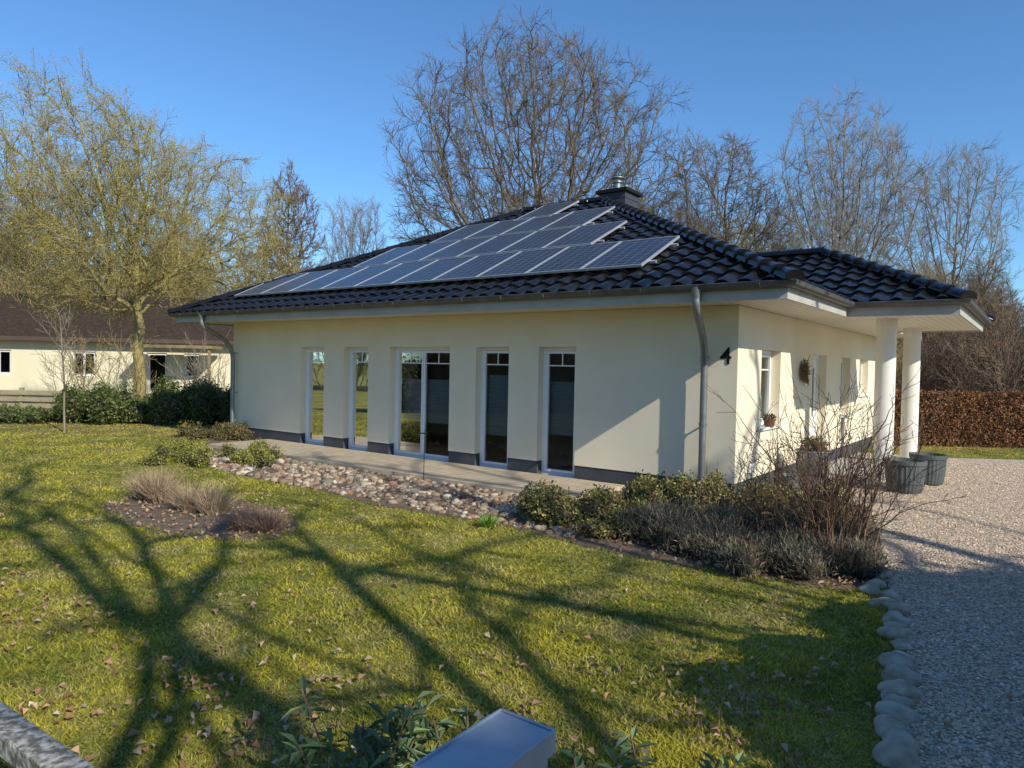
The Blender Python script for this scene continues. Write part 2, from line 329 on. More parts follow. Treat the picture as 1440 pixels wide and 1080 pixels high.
# ------------------------------------------------------------ trees
def lv(S,w,up,n,tp,K=0,t0=.2,ang=(.5,.9),lr=(.35,.55),rr=.55,pf=None): return dict(S=S,w=w,up=up,n=n,tp=tp,K=K,t0=t0,ang=ang,lr=lr,rr=rr,pf=pf)
def tree_mesh(seed,starts,dirs,lens,rads,spec,rmin=.006):
    g=np.random.default_rng(seed); Vs=[];Fs=[];off=0
    P0=np.array(starts,float);D=norm(np.array(dirs,float));L=np.array(lens,float);Rr=np.array(rads,float)
    for li,s in enumerate(spec):
        N=len(P0);S_=s['S'];P=np.zeros((N,S_+1,3));T=np.zeros((N,S_+1,3));P[:,0]=P0;T[:,0]=D;d=D.copy()
        for i in range(S_):
            d=norm(d+g.normal(0,s['w'],(N,3))+np.array([0,0,s['up']])); P[:,i+1]=P[:,i]+d*(L/S_)[:,None];T[:,i+1]=d
        fr=np.linspace(0,1,S_+1); rad=np.maximum(Rr[:,None]*(1-(1-s['tp'])*fr)[None],rmin*(1-.4*fr)[None])
        ref=np.where(np.abs(D[:,2:3])>.7,np.array([[1,.13,0.]]),np.array([[0.,.1,1]]))
        A=norm(np.cross(T,np.broadcast_to(ref[:,None],T.shape)));Bv=np.cross(T,A); n=s['n']; th=np.arange(n)*2*math.pi/n
        ring=P[:,:,None]+rad[:,:,None,None]*(A[:,:,None]*np.cos(th)[:,None]+Bv[:,:,None]*np.sin(th)[:,None])
        idx=off+np.arange(N*(S_+1)*n).reshape(N,S_+1,n); nx=np.roll(idx,-1,2)
        Fs.append(np.stack([idx[:,:-1],nx[:,:-1],nx[:,1:],idx[:,1:]],-1).reshape(-1,4)); Vs.append(ring.reshape(-1,3)); off+=N*(S_+1)*n
        lastP=P
        if li<len(spec)-1:
            K=s['K']; t=s['t0']+(1-s['t0'])*(np.arange(K)[None]+g.random((N,K)))/K; t[:,-1]=1
            f=t*S_; i0=np.minimum(f.astype(int),S_-1); ww=(f-i0)[...,None]; ni=np.arange(N)[:,None]
            pos=P[ni,i0]*(1-ww)+P[ni,i0+1]*ww; tan=T[ni,i0+1]; azm=2.4*np.arange(K)[None]+g.uniform(0,6.28,(N,1))+g.normal(0,.4,(N,K))
            perp=A[ni,i0+1]*np.cos(azm)[...,None]+Bv[ni,i0+1]*np.sin(azm)[...,None]
            an=g.uniform(*s['ang'],(N,K)); an[:,-1]*=.35
            cd=tan*np.cos(an)[...,None]+perp*np.sin(an)[...,None]
            pf=s['pf'](t) if s['pf'] else 1-.45*t
            cl=L[:,None]*g.uniform(*s['lr'],(N,K))*pf
            rt=Rr[:,None]*(1-(1-s['tp'])*t); cr=rt*s['rr']*g.uniform(.75,1.15,(N,K)); cr[:,-1]=rt[:,-1]*.95
            P0=pos.reshape(-1,3);D=norm(cd.reshape(-1,3));L=cl.ravel();Rr=cr.ravel()
    return np.concatenate(Vs),np.concatenate(Fs),lastP
def frusta(A,B,r0,r1,n):
    T=norm(B-A); ref=np.where(np.abs(T[:,2:3])>.7,np.array([[1,.13,0.]]),np.array([[0.,.1,1]])); a=norm(np.cross(T,ref)); b=np.cross(T,a)
    th=np.arange(n)*2*math.pi/n; off=a[:,None]*np.cos(th)[:,None]+b[:,None]*np.sin(th)[:,None]
    V=np.stack([A[:,None]+off*r0[:,None,None],(B+T*.02)[:,None]+off*r1[:,None,None]],1)
    N=len(A); idx=np.arange(N*2*n).reshape(N,2,n); nx=np.roll(idx,-1,2)
    return V.reshape(-1,3),np.stack([idx[:,0],nx[:,0],nx[:,1],idx[:,1]],-1).reshape(-1,4)
def crown_pts(g,n,c,r,zmin,lump=.25,shell=.45):
    P=norm(g.normal(0,1,(n*2,3))); rr=g.random(n*2)**shell
    lm=1+lump*(np.sin(P@g.normal(0,2.4,3)+g.uniform(0,6))+np.sin(P@g.normal(0,4,3)+g.uniform(0,6)))*.6
    P=P*(rr*lm)[:,None]*np.array(r)+np.array(c); P=P[P[:,2]>zmin]; return P[:n]
def sc_tree(seed,n,c,r,trunk_h,zmin,D=.36,di=6.,dk=.62,trop=.10,wob=.16,mom=.45,r0=.011,e=2.25,twig=(2,.55,1.1,4),rth=.035,rmin=.010,base=(0,0),lump=.25,shell=.45,sides=5):
    g=np.random.default_rng(seed); at=crown_pts(g,n,c,r,zmin,lump,shell)
    cap=16000; P=np.zeros((cap,3));par=np.full(cap,-1);dr=np.zeros((cap,3));cc_=np.zeros(cap,int)
    m=int(trunk_h/D)+1; x0,y0=base
    for i in range(m): P[i]=(x0+.06*math.sin(i*.7+seed),y0+.06*math.cos(i*.5),-.1+i*D); par[i]=i-1; dr[i]=(0,0,1)
    dist=np.full(len(at),1e9); idx=np.zeros(len(at),int)
    def upd(lo,hi):
        nonlocal dist,idx
        for s in range(lo,hi,400):
            q=P[s:min(hi,s+400)]; dd=np.linalg.norm(at[:,None]-q[None],axis=2); j=dd.argmin(1); v=dd[np.arange(len(at)),j]; b=v<dist; dist=np.where(b,v,dist); idx=np.where(b,j+s,idx)
    upd(0,m)
    for it in range(110):
        act=dist<di
        if not act.any(): break
        acc=np.zeros((m,3)); np.add.at(acc,idx[act],norm(at[act]-P[idx[act]])); nd=np.unique(idx[act]); nd=nd[cc_[nd]<3]
        if len(nd)==0 or m+len(nd)>cap: break
        d=norm(norm(acc[nd])+np.array([0,0,trop])+mom*dr[nd]+g.normal(0,wob,(len(nd),3)))
        k_=len(nd); P[m:m+k_]=P[nd]+D*d; par[m:m+k_]=nd; dr[m:m+k_]=d; cc_[nd]+=1
        upd(m,m+k_); m+=k_; al=dist>dk; at=at[al];dist=dist[al];idx=idx[al]
        if len(at)==0: break
    acc=np.zeros(m); rad=np.zeros(m)
    for i in range(m-1,-1,-1):
        rad[i]=acc[i]**(1/e) if acc[i]>0 else r0
        if par[i]>=0: acc[par[i]]+=rad[i]**e
    P=P[:m];par=par[:m];dr=dr[:m]
    ch=np.arange(1,m); pr=par[1:m]; A=P[pr];B=P[ch]; ra=np.minimum(rad[pr],rad[ch]*1.35); rb_=rad[ch]
    Vs=[];Fs=[];o=0
    for msk,ns in ((rb_>.05,9),((rb_<=.05)&(rb_>.02),sides),(rb_<=.02,3)):
        if msk.any():
            v,f=frusta(A[msk],B[msk],np.maximum(ra[msk],rmin),np.maximum(rb_[msk],rmin),ns); Vs.append(v);Fs.append(f+o);o+=len(v)
    tips=B[rb_<rth]
    if twig:
        K,l0,l1,K2=twig; th=ch[rad[ch]<rth]; s=np.repeat(th,K); N=len(s)
        sd_=P[s]-dr[s]*D*g.random((N,1)); dd=norm(dr[s]+g.normal(0,.5,(N,3))+np.array([0,0,.12]))
        v,f,tp_=tree_mesh(seed+1,sd_,dd,g.uniform(l0,l1,N),np.full(N,.008),[lv(2,.12,.03,3,.5,K2,.2,(.35,.8),(.4,.75),.8),lv(1,.1,.03,3,.5)],rmin*.8)
        Vs.append(v);Fs.append(f+o); tips=tp_[:,-1]
    return np.concatenate(Vs),np.concatenate(Fs),tips
def mk(name,seed,starts,dirs,lens,rads,spec,m,rmin=.006,parent=None,loc=(0,0,0),rz=0):
    V,F,tip=tree_mesh(seed,starts,dirs,lens,rads,spec,rmin); ob=np_mesh(name,V,F,m,parent,smooth=True); ob.location=loc; ob.rotation_euler=(0,0,rz); return ob,tip
def mks(name,m,loc,parent=None,rz=0,**kw):
    V,F,t=sc_tree(**kw); ob=np_mesh(name,V,F,m,parent,smooth=True); ob.location=loc; ob.rotation_euler=(0,0,rz); return ob
def clone(src,name,loc,rz,s,parent=None,m=None):
    ob=bpy.data.objects.new(name,src.data); ob.location=loc; ob.rotation_euler=(0,0,rz); ob.scale=(s if isinstance(s,tuple) else (s,s,s)); link(ob,parent); return ob
oak=mks('oak_tree',B_oak,(1.0,37,0),seed=24,n=3800,c=(0,0,11.0),r=(6.9,6.2,7.5),trunk_h=4.5,zmin=5.0,D=.38,dk=.58,mom=.35,wob=.2,r0=.0155,e=2.2,twig=(2,.5,1.1,5),rmin=.012)
yt=empty('lichen_covered_tree',(-12.6,24,0))
V,F,tip=sc_tree(seed=36,n=2600,c=(0,0,6.7),r=(4.0,3.8,4.0),trunk_h=3.2,zmin=3.2,D=.27,di=3.5,dk=.40,wob=.28,mom=.3,r0=.011,e=2.25,twig=(2,.3,.7,4),rmin=.009,lump=.35)
np_mesh('trunk_and_branches',V,F,B_yel,yt,smooth=True)
g1=np.random.default_rng(5); tp=tip; nb_=95000; tp=tp[g1.integers(0,len(tp),nb_)]+g1.normal(0,.07,(nb_,3))
leaves('buds',tp,g1.normal(0,1,tp.shape),g1.normal(0,1,tp.shape)+[0,0,1],g1.uniform(.03,.06,nb_),g1.uniform(.014,.03,nb_),pick(nb_,[(.46,.38,.09),(.38,.34,.07),(.54,.44,.15),(.28,.24,.06)],.2,g1),M_dry,yt)
mks('oak_tree.001',B_oak,(13.6,47,0),seed=41,n=2000,c=(0,0,11.4),r=(4.2,4,5.9),trunk_h=5,zmin=5,D=.42,dk=.62,r0=.017,rmin=.016,twig=(2,.5,1.1,5))
pop=mks('poplar_tree',B_gry,(20.7,45,0),seed=51,n=2800,c=(0,0,11.6),r=(4.4,4.2,7.4),trunk_h=3.5,zmin=4.0,D=.4,dk=.60,trop=.3,wob=.12,r0=.014,rmin=.012,twig=(2,.5,1.1,5))
pop2=mks('poplar_tree.001',B_gry,(28.2,46,0),seed=52,n=2300,c=(0,0,10.4),r=(3.8,3.6,6.7),trunk_h=3,zmin=3.5,D=.4,dk=.60,trop=.3,wob=.12,r0=.014,rmin=.012,twig=(2,.5,1.1,5))
ald=mks('alder_tree',B_brn,(-14.6,46,0),seed=61,n=1300,c=(0,0,8.8),r=(1.9,1.9,5.4),trunk_h=8,zmin=3.0,D=.35,di=2.5,dk=.45,trop=.15,r0=.012,twig=(3,.3,.8,5),rmin=.018)
clone(pop2,'poplar_tree.002',(-11.4,50,0),2.0,(.72,.72,.82))
clone(pop,'poplar_tree.003',(25.0,56,0),2.6,.90)
clone(oak,'oak_tree.002',(9.4,52,0),1.2,.80)
dt=empty('distant_trees')
v1=mks('woodland_tree_a',B_och,(-33,50,0),dt,seed=71,n=1200,c=(0,0,7.3),r=(3.6,3.4,5.0),trunk_h=2.6,zmin=2.4,D=.42,dk=.58,r0=.013,rmin=.015,twig=(2,.5,1.1,5))
v5=mks('woodland_tree_c',B_oak,(-38,52,0),dt,seed=77,n=1200,c=(0,0,7.8),r=(3.4,3.4,5.4),trunk_h=3,zmin=2.6,D=.42,dk=.58,r0=.013,rmin=.015,twig=(2,.5,1.1,5))
v2=mks('woodland_tree_b',B_gry,(-27,56,0),dt,seed=72,n=1100,c=(0,0,8.2),r=(2.4,2.4,6.0),trunk_h=4,zmin=2.8,D=.42,dk=.60,trop=.25,r0=.012,rmin=.013)
def thick_spec(): return [
    lv(6,.07,.05,4,.3,9,.12,(.3,.7),(.35,.6),.5),
    lv(4,.10,.05,3,.3,7,.12,(.35,.75),(.4,.7),.6),
    lv(2,.12,.03,3,.4,4,.2,(.4,.8),(.5,.85),.7),
    lv(1,.1,.03,3,.5)]
st_=[(g1.normal(0,.9),g1.normal(0,.6),-.1) for _ in range(16)]
v3,_=mk('woodland_thicket',73,st_,[(s[0]*.25+g1.normal(0,.15),s[1]*.25,1) for s in st_],g1.uniform(3,5.2,16),g1.uniform(.03,.05,16),thick_spec(),B_och,.011,parent=dt,loc=(-24,44,0))
v4=np_mesh('woodland_thicket_brown',*[np.array(a) for a in tree_mesh(74,st_,[(s[0]*.25,s[1]*.25+.05,1) for s in st_],g1.uniform(3,5.2,16),g1.uniform(.03,.05,16),thick_spec(),.011)[:2]],B_brn,dt); v4.location=(26,40,0)
cnt=0
def put(src,x,y,s):
    global cnt; cnt+=1; clone(src,f'woodland_{cnt}',(x,y,0),g1.uniform(0,6.28),(s,s,s*g1.uniform(.9,1.12)),dt)
TR=[v1,v5,v1,v2,v5]
for xx in np.arange(-52,-18,1.9): put(TR[int(g1.integers(0,5))],xx+g1.normal(0,1),g1.uniform(46,62),g1.uniform(.85,1.1)*(1.12 if xx<-30 else .92))
for xx in np.arange(-18,-2,2.2): put(TR[int(g1.integers(0,5))],xx+g1.normal(0,1),g1.uniform(48,62),g1.uniform(.6,.8))
for xx in np.arange(-2,20,1.5): put([v1,v5,v1][int(g1.integers(0,3))],xx+g1.normal(0,1),g1.uniform(44,60),g1.uniform(.85,1.08))
for xx in np.arange(19,66,2.0): put([v1,v5,v1,v2][int(g1.integers(0,4))],xx+g1.normal(0,1),g1.uniform(48,64),g1.uniform(.65,.85))
for xx in np.arange(-50,60,2.0): put([v3,v4][int(g1.integers(0,2))],xx+g1.normal(0,.6),g1.uniform(42,50),g1.uniform(.8,1.25))
for xx in np.arange(12,34,1.6): put([v3,v4,v4][int(g1.integers(0,3))],xx+g1.normal(0,.5),g1.uniform(23,34),g1.uniform(.6,.85))
for xx in np.arange(16,40,2.4): put([v1,v5,v4][int(g1.integers(0,3))],xx+g1.normal(0,.5),g1.uniform(34,44),g1.uniform(.45,.65))
for xx in np.arange(-110,120,3.8): put([v1,v2,v5][int(g1.integers(0,3))],xx,g1.uniform(75,105),g1.uniform(.8,1.1))
for a in np.arange(170,360,6):
    if 288<a<322: continue
    r_=g1.uniform(32,46); put([v1,v2,v3][int(g1.integers(0,3))],r_*math.cos(math.radians(a)),r_*math.sin(math.radians(a)),g1.uniform(.8,1.1))
for yy in np.arange(0,40,2.6): put([v1,v5,v3][int(g1.integers(0,3))],-36+g1.normal(0,2),yy,g1.uniform(.9,1.2))
# street-side oaks behind the camera whose shadows cross the lawn
stt=mks('street_oak',B_oak,(11.4,-4.2,0),rz=.6,seed=85,n=230,c=(0,0,9.6),r=(4.6,4.6,5.2),trunk_h=4.2,zmin=4.6,D=.45,di=9,dk=1.0,wob=.2,r0=.036,e=2.1,twig=(1,.5,1.0,2),rth=.08,rmin=.010)
clone(stt,'street_oak.001',(6.6,-6.2,0),2.4,.95)
clone(stt,'street_oak.002',(2.3,-4.4,0),4.4,.8)
# ------------------------------------------------------------ HOUSE
house=empty('bungalow_house',(CX,CY,0),math.atan2(-.598,.802))
ze=2.98; k=(5.83-ze)/6
front=lambda u,d,z:(-u,d,z)
side=lambda u,d,z:(-d,u,z)
def wall(mb,U0,U1,Z0,Z1,ops,mp,dep=.26,d0=0,m=0):
    us=sorted({U0,U1}|{o[0] for o in ops}|{o[1] for o in ops}); zs=sorted({Z0,Z1}|{z for o in ops for z in (o[2],o[3]) if Z0<z<Z1})
    ok=lambda a,b:any(o[0]<=a<o[1] and o[2]<=b<o[3] for o in ops)
    for i in range(len(us)-1):
        for j in range(len(zs)-1):
            if ok((us[i]+us[i+1])/2,(zs[j]+zs[j+1])/2): continue
            mb.quad(mp(us[i],d0,zs[j]),mp(us[i+1],d0,zs[j]),mp(us[i+1],d0,zs[j+1]),mp(us[i],d0,zs[j+1]),m)
    for (a,b,c_,d_) in ops:
        lo=max(c_,Z0); hi=min(d_,Z1)
        if hi<=lo: continue
        mb.quad(mp(a,d0,lo),mp(a,dep,lo),mp(a,dep,hi),mp(a,d0,hi),m); mb.quad(mp(b,d0,lo),mp(b,dep,lo),mp(b,dep,hi),mp(b,d0,hi),m)
        if d_<=Z1: mb.quad(mp(a,d0,d_),mp(b,d0,d_),mp(b,dep,d_),mp(a,dep,d_),m)
        if c_>=Z0: mb.quad(mp(a,d0,c_),mp(b,d0,c_),mp(b,dep,c_),mp(a,dep,c_),m)
FO=[(2.63,3.37,.04,2.2),(3.99,4.73,.04,2.2),(5.36,6.95,.04,2.2),(7.57,8.32,.04,2.2),(8.97,9.78,.04,2.2)]
SO=[(1.05,2.03,1.0,2.2),(4.05,5.1,.04,2.2),(6.36,7.25,.95,2.2),(8.26,9.3,1.35,2.2)]
wb=MB(); wall(wb,0,12.4,.28,2.78,FO,front); wall(wb,0,10.2,.28,2.78,SO,side)
wb.quad((-12.4,0,-.3),(-12.4,10.2,-.3),(-12.4,10.2,2.78),(-12.4,0,2.78)); wb.quad((-12.4,10.2,-.3),(0,10.2,-.3),(0,10.2,2.78),(-12.4,10.2,2.78))
wb.obj('walls',M_stucco,house)
pb=MB(); wall(pb,.0,12.4,-.3,.28,FO,front,d0=.012); wall(pb,.0,10.2,-.3,.28,SO,side,d0=.012); pb.obj('plinth',M_plinth,house)
ib=MB(); ib.quad((-12.3,.1,.03),(-.1,.1,.03),(-.1,10.1,.03),(-12.3,10.1,.03)); ib.obj('floor_inside',M_floor,house)
iw=MB(); iw.box(-12.3,-.4,4.2,4.3,.03,2.74); iw.box(-3.75,-3.65,.4,4.19,.03,2.74); iw.obj('inner_walls',mat('inner_wall',(.45,.42,.38),rough=.9),house)
fu=MB(); fu.box(-7.6,-5.6,2.6,3.4,.04,.45); fu.box(-7.6,-5.6,3.2,3.45,.45,.85); fu.box(-10.5,-9.6,3.2,3.9,.04,1.9); fu.box(-3.3,-2.4,2.4,3.2,.04,.75)
fu.obj('interior_furniture',mat('dark_fabric',(.10,.09,.09),(.16,.14,.13),scale=5,rough=.9),house,bevel=.03)
fr=MB(); gl=MB(); bl=MB()
def window(u0,u1,z0,z1,mp,double=False,sprossen=True,blind=None,dd=.15):
    a=.06; d0,d1=dd,dd+.07
    def bx(ua,ub,za,zb,e=0,f=0): fr.box(ua,ub,d0-e,d1-e-f,za,zb,0,mp)
    bx(u0,u0+a,z0,z1);bx(u1-a,u1,z0,z1);bx(u0+a,u1-a,z1-a,z1);bx(u0+a,u1-a,z0,z0+a)
    leafs=[(u0+a,(u0+u1)/2),((u0+u1)/2,u1-a)] if double else [(u0+a,u1-a)]
    for (la,lb) in leafs:
        s=.05
        for q in ((la+.004,la+s,z0+a+.004,z1-a-.004),(lb-s,lb-.004,z0+a+.004,z1-a-.004)): fr.box(q[0],q[1],d0-.015,d1-.012,q[2],q[3],0,mp)
        fr.box(la+s,lb-s,d0-.015,d1-.012,z0+a+.004,z0+a+s,0,mp); fr.box(la+s,lb-s,d0-.015,d1-.012,z1-a-s,z1-a-.004,0,mp)
        if sprossen:
            zz=z1-a-s-.20; fr.box(la+s,lb-s,d0+.012,d0+.03,zz-.011,zz+.011,0,mp); mu=(la+lb)/2; fr.box(mu-.011,mu+.011,d0+.012,d0+.03,zz+.011,z1-a-s,0,mp)
        gl.quad(mp(la+s-.004,d0+.022,z0+a+s-.004),mp(lb-s+.004,d0+.022,z0+a+s-.004),mp(lb-s+.004,d0+.022,z1-a-s+.004),mp(la+s-.004,d0+.022,z1-a-s+.004))
    if blind:
        bz0,bz1=blind; nb=int((bz1-bz0)/.03)
        for i in range(nb):
            za=bz0+i*.03; zb=za+.03; o1,o2=(.0,.012) if i%2 else (.012,.0)
            bl.quad(mp(u0+.03,d1+.03+o1,za),mp(u1-.03,d1+.03+o1,za),mp(u1-.03,d1+.03+o2,zb),mp(u0+.03,d1+.03+o2,zb))
for i,o in enumerate(FO): window(*o,front,double=(i==2),blind=[(.72,1.62),(.62,1.72),(.74,1.60),(.70,1.6),(.72,1.6)][i])
window(*SO[0],side,blind=(1.1,1.5)); window(*SO[2],side); window(*SO[3],side,sprossen=False)
a,b_,z0,z1=SO[1]
fr.box(a,a+.08,.15,.22,z0,z1,0,side);fr.box(b_-.08,b_,.15,.22,z0,z1,0,side);fr.box(a+.08,b_-.08,.15,.22,z1-.08,z1,0,side)
fr.box(a+.085,b_-.085,.165,.21,z0+.01,1.0,0,side);fr.box(a+.085,a+.25,.165,.21,1.0,z1-.085,0,side);fr.box(b_-.25,b_-.085,.165,.21,1.0,z1-.085,0,side);fr.box(a+.25,b_-.25,.165,.21,1.95,z1-.085,0,side)
gl.quad(side(a+.25,.18,1.0),side(b_-.25,.18,1.0),side(b_-.25,.18,1.95),side(a+.25,.18,1.95))
for o in (SO[0],SO[2],SO[3]): fr.box(o[0]-.03,o[1]+.03,-.05,.145,o[2]-.035,o[2]+.004,0,side)
fr.obj('window_frames',M_white,house,bevel=.004); gl.obj('window_glass',M_glass,house); bl.obj('window_blinds',M_blind,house)
dh=MB(); dh.tube([side(a+.18,.15,1.0),side(a+.18,.09,1.0),side(a+.30,.09,1.0)],.011,8); dh.obj('door_handle',M_zinc,house,smooth=True)
PX=2.42
sf=MB(); sf.quad((-13.38,-.88,2.785),(.88,-.88,2.785),(.88,11.08,2.785),(-13.38,11.08,2.785)); sf.quad((.88,2.42,2.785),(PX-.02,2.42,2.785),(PX-.02,7.38,2.785),(.88,7.38,2.785)); sf.obj('soffit',M_soffit,house)
path=[(.9,-.9),(.9,2.4),(PX,2.4),(PX,7.4),(.9,7.4),(.9,11.1),(-13.4,11.1),(-13.4,-.9)]
def sweep(mb,prof,closedprof):
    n=len(path);vs=[]
    for i in range(n):
        p0,p1,p2=Vector(path[i-1]),Vector(path[i]),Vector(path[(i+1)%n]); d1=(p1-p0).normalized();d2=(p2-p1).normalized()
        n1=Vector((d1.y,-d1.x));n2=Vector((d2.y,-d2.x)); mi=n1+n2; mi=mi/mi.dot(n1)
        for (o,z) in prof: vs.append((p1.x+mi.x*o,p1.y+mi.y*o,z))
    m_=len(prof);fs=[]
    for i in range(n):
        for j in range(m_ if closedprof else m_-1):
            a0=i*m_+j;a1=i*m_+(j+1)%m_;b0=((i+1)%n)*m_+j;b1=((i+1)%n)*m_+(j+1)%m_; fs.append((a0,a1,b1,b0))
    mb.add(vs,fs)
fa=MB(); sweep(fa,[(-.03,2.755),(0,2.755),(0,2.95),(-.03,2.95)],True); fa.obj('fascia',M_fascia,house)
GZ=2.955
gu=MB(); pr=[(.002,GZ+.025)]+[(.072+.066*math.cos(t),GZ+.066*math.sin(t)) for t in np.linspace(math.pi,2*math.pi,9)]+[(.145,GZ+.01),(.137,GZ+.015),(.130,GZ+.003)]+[(.072+.06*math.cos(t),GZ+.06*math.sin(t)) for t in np.linspace(2*math.pi,math.pi,9)]
sweep(gu,pr,False)
gu.obj('gutter',M_gut,house,smooth=True,angle=50)
gb=MB()
for xx in np.arange(-13,.9,.8):
    gb.tube([(xx,-.97+.071*math.cos(t),GZ+.071*math.sin(t)) for t in np.linspace(math.pi,2*math.pi,7)],.006,5)
gb.obj('gutter_brackets',M_zinc,house)
dp=MB()
def dpipe(p,pts,r=.05):
    out=[Vector(pts[0])]
    for i in range(1,len(pts)-1):
        A_,B_,C_=Vector(pts[i-1]),Vector(pts[i]),Vector(pts[i+1]); l=min((B_-A_).length,(C_-B_).length)*.42; s_=B_+(A_-B_).normalized()*l; e_=B_+(C_-B_).normalized()*l
        for t in np.linspace(0,1,7): out.append(s_*(1-t)**2+B_*2*t*(1-t)+e_*t*t)
    out.append(Vector(pts[-1])); p.tube(out,r,14)
dpipe(dp,[(-.23,-.97,2.90),(-.23,-.97,2.66),(-.43,-.13,2.25),(-.43,-.13,-.1)])
dpipe(dp,[(-12.15,-.97,2.90),(-12.15,-.97,2.66),(-12.22,-.13,2.25),(-12.22,-.13,-.1)])
for xx,zz in ((-.43,2.05),(-.43,1.1),(-.43,.35),(-12.22,2.05),(-12.22,1.1)): dp.lathe([(.052,-.02),(.058,-.02),(.058,.02),(.052,.02)],(xx,-.13,zz),16); dp.box(xx-.01,xx+.01,-.08,0.0,zz-.01,zz+.01)
dp.lathe([(.075,.10),(.06,0),(.05,-.05)],(-.23,-.97,2.84),16); dp.lathe([(.075,.10),(.06,0),(.05,-.05)],(-12.15,-.97,2.84),16)
dp.obj('downpipes',M_zinc,house,smooth=True)
tb_v=[];tb_f=[]
def tiles(P0,U,Vd,tmax,umin,umax,c=.31,per=.30,amp=.028):
    P0=np.array(P0,float);U=np.array(U,float);Vd=np.array(Vd,float);N=np.cross(U,Vd);N/=np.linalg.norm(N); N=N if N[2]>0 else -N
    ss=per/10; u_lo=umin(0)-.01;u_hi=umax(0); ulist=np.arange(min(u_lo,umin(tmax)),max(u_hi,umax(tmax))+ss,ss)
    ph=(ulist/per)%1; prof=np.where(ph<.62,np.sin(ph/.62*math.pi)**.8*amp*1.55,-.006*np.sin((ph-.62)/.38*math.pi))
    nr=int(math.ceil(tmax/c))
    for r in range(nr):
        jit=rng.normal(0,.0025,int(len(ulist)/10)+2)[(np.arange(len(ulist))//10)]
        t0=r*c-(.05 if r==0 else 0);t1=min((r+1)*c,tmax)
        rows=[(t0,-.012),(t0,.034),(t0+.03,.036),((t0+t1)/2,.018),(t1+.0,.0)]
        o=len(tb_v)
        for (t,h) in rows:
            tt=max(t,0); lo,hi=umin(tt),umax(tt); uc=np.clip(ulist,lo,hi)
            pts=P0+uc[:,None]*U+t*Vd+(prof+h+jit)[:,None]*N; tb_v.extend(map(tuple,pts))
        m_=len(ulist); lo,hi=umin(max((t0+t1)/2,0)),umax((t0+t1)/2)
        for j in range(m_-1):
            if ulist[j+1]<lo-.3 or ulist[j]>hi+.3: continue
            for q in range(4): tb_f.append((o+q*m_+j,o+q*m_+j+1,o+(q+1)*m_+j+1,o+(q+1)*m_+j))
tiles((0,-.9,ze),(1,0,0),(0,1,k),6,lambda t:-13.4+t,lambda t:.9-t)
tiles((.9,0,ze),(0,1,0),(-1,0,k),6,lambda t:-.9+t,lambda t:11.1-t)
tiles((-13.4,0,ze),(0,1,0),(1,0,k),6,lambda t:-.9+t,lambda t:11.1-t)
tiles((0,11.1,ze),(1,0,0),(0,-1,k),6,lambda t:-13.4+t,lambda t:.9-t)
tiles((PX,0,ze),(0,1,0),(-1,0,k),2.5,lambda t:2.4+t,lambda t:7.4-t)
tiles((0,2.4,ze),(1,0,0),(0,1,k),2.5,lambda t:.85-t,lambda t:PX-t)
tiles((0,7.4,ze),(1,0,0),(0,-1,k),2.5,lambda t:.85-t,lambda t:PX-t)
rt=np_mesh('roof_tiles',np.array(tb_v),np.array(tb_f),M_tile,house,smooth=True)
try: rt.data.set_sharp_from_angle(angle=math.radians(38))
except Exception: pass
hc=MB()
def caps(A_,B_,r=.105,L_=.36):
    A_=Vector(A_);B_=Vector(B_);n_=max(1,int((B_-A_).length/L_)); d=(B_-A_)/n_
    up=Vector((0,0,1)); dn=d.normalized(); s_=dn.cross(up).normalized(); u_=s_.cross(dn)
    for i in range(n_):
        vs=[];st0=A_+d*i-dn*.04
        for (t,f) in [(0,1.18),(.10,1.18),(.12,1.08),(1,.95)]:
            p=st0+dn*((d.length+.05)*t)
            for q in range(9):
                th=math.pi*q/8; vs.append(p+s_*(r*f*math.cos(th))*1.1+u_*(r*f*math.sin(th)))
        fs=[(a0*9+q,a0*9+q+1,(a0+1)*9+q+1,(a0+1)*9+q) for a0 in range(3) for q in range(8)]+[tuple(range(9))]
        hc.add(vs,fs)
zr=ze+k*6
caps((.98,-.98,ze-.0),(-5.1,5.1,zr+.02)); caps((-13.48,-.98,ze),(-7.4,5.1,zr+.02)); caps((.98,11.18,ze),(-5.1,5.1,zr+.02)); caps((-13.48,11.18,ze),(-7.4,5.1,zr+.02)); caps((-7.4,5.1,zr+.03),(-5.1,5.1,zr+.03))
zp=ze+k*2.5; ax=PX-2.5
caps((PX+.08,2.32,ze),(ax,4.9,zp+.02)); caps((PX+.08,7.48,ze),(ax,4.9,zp+.02)); caps((ax,4.9,zp+.03),(-1.75,4.9,zp+.03))
hc.obj('ridge_caps',M_tile,house,smooth=True,angle=50)
rv_=MB(); rv_.lathe([(.06,-.3),(.06,.12),(.085,.13),(.085,.17),(.05,.22),(0,.235)],(-.35,5.9,zp-.1),18); rv_.obj('roof_vent',M_zinc,house,smooth=True)
ch=MB(); cx,cy=-5.15,5.95
ch.box(cx-.36,cx+.36,cy-.36,cy+.36,4.9,6.16,0); ch.box(cx-.43,cx+.43,cy-.43,cy+.43,6.16,6.24,1)
ch.lathe([(.09,6.24),(.09,6.46),(.13,6.47),(.13,6.50),(.085,6.51),(.085,6.56),(.17,6.58),(.17,6.60),(0,6.66)],(cx-.05,cy,0),16,2)
ch.lathe([(.05,6.24),(.05,6.36),(0,6.37)],(cx+.24,cy-.1,0),12,2)
for zz in np.arange(5.2,6.12,.16): ch.box(cx-.366,cx+.366,cy-.366,cy+.366,zz,zz+.008,1)
ch.obj('chimney',[M_slate,M_black,M_zinc],house,smooth=True)
sp_=MB()
N_=Vector((0,-k,1)).normalized(); Vd=Vector((0,1,k)).normalized()
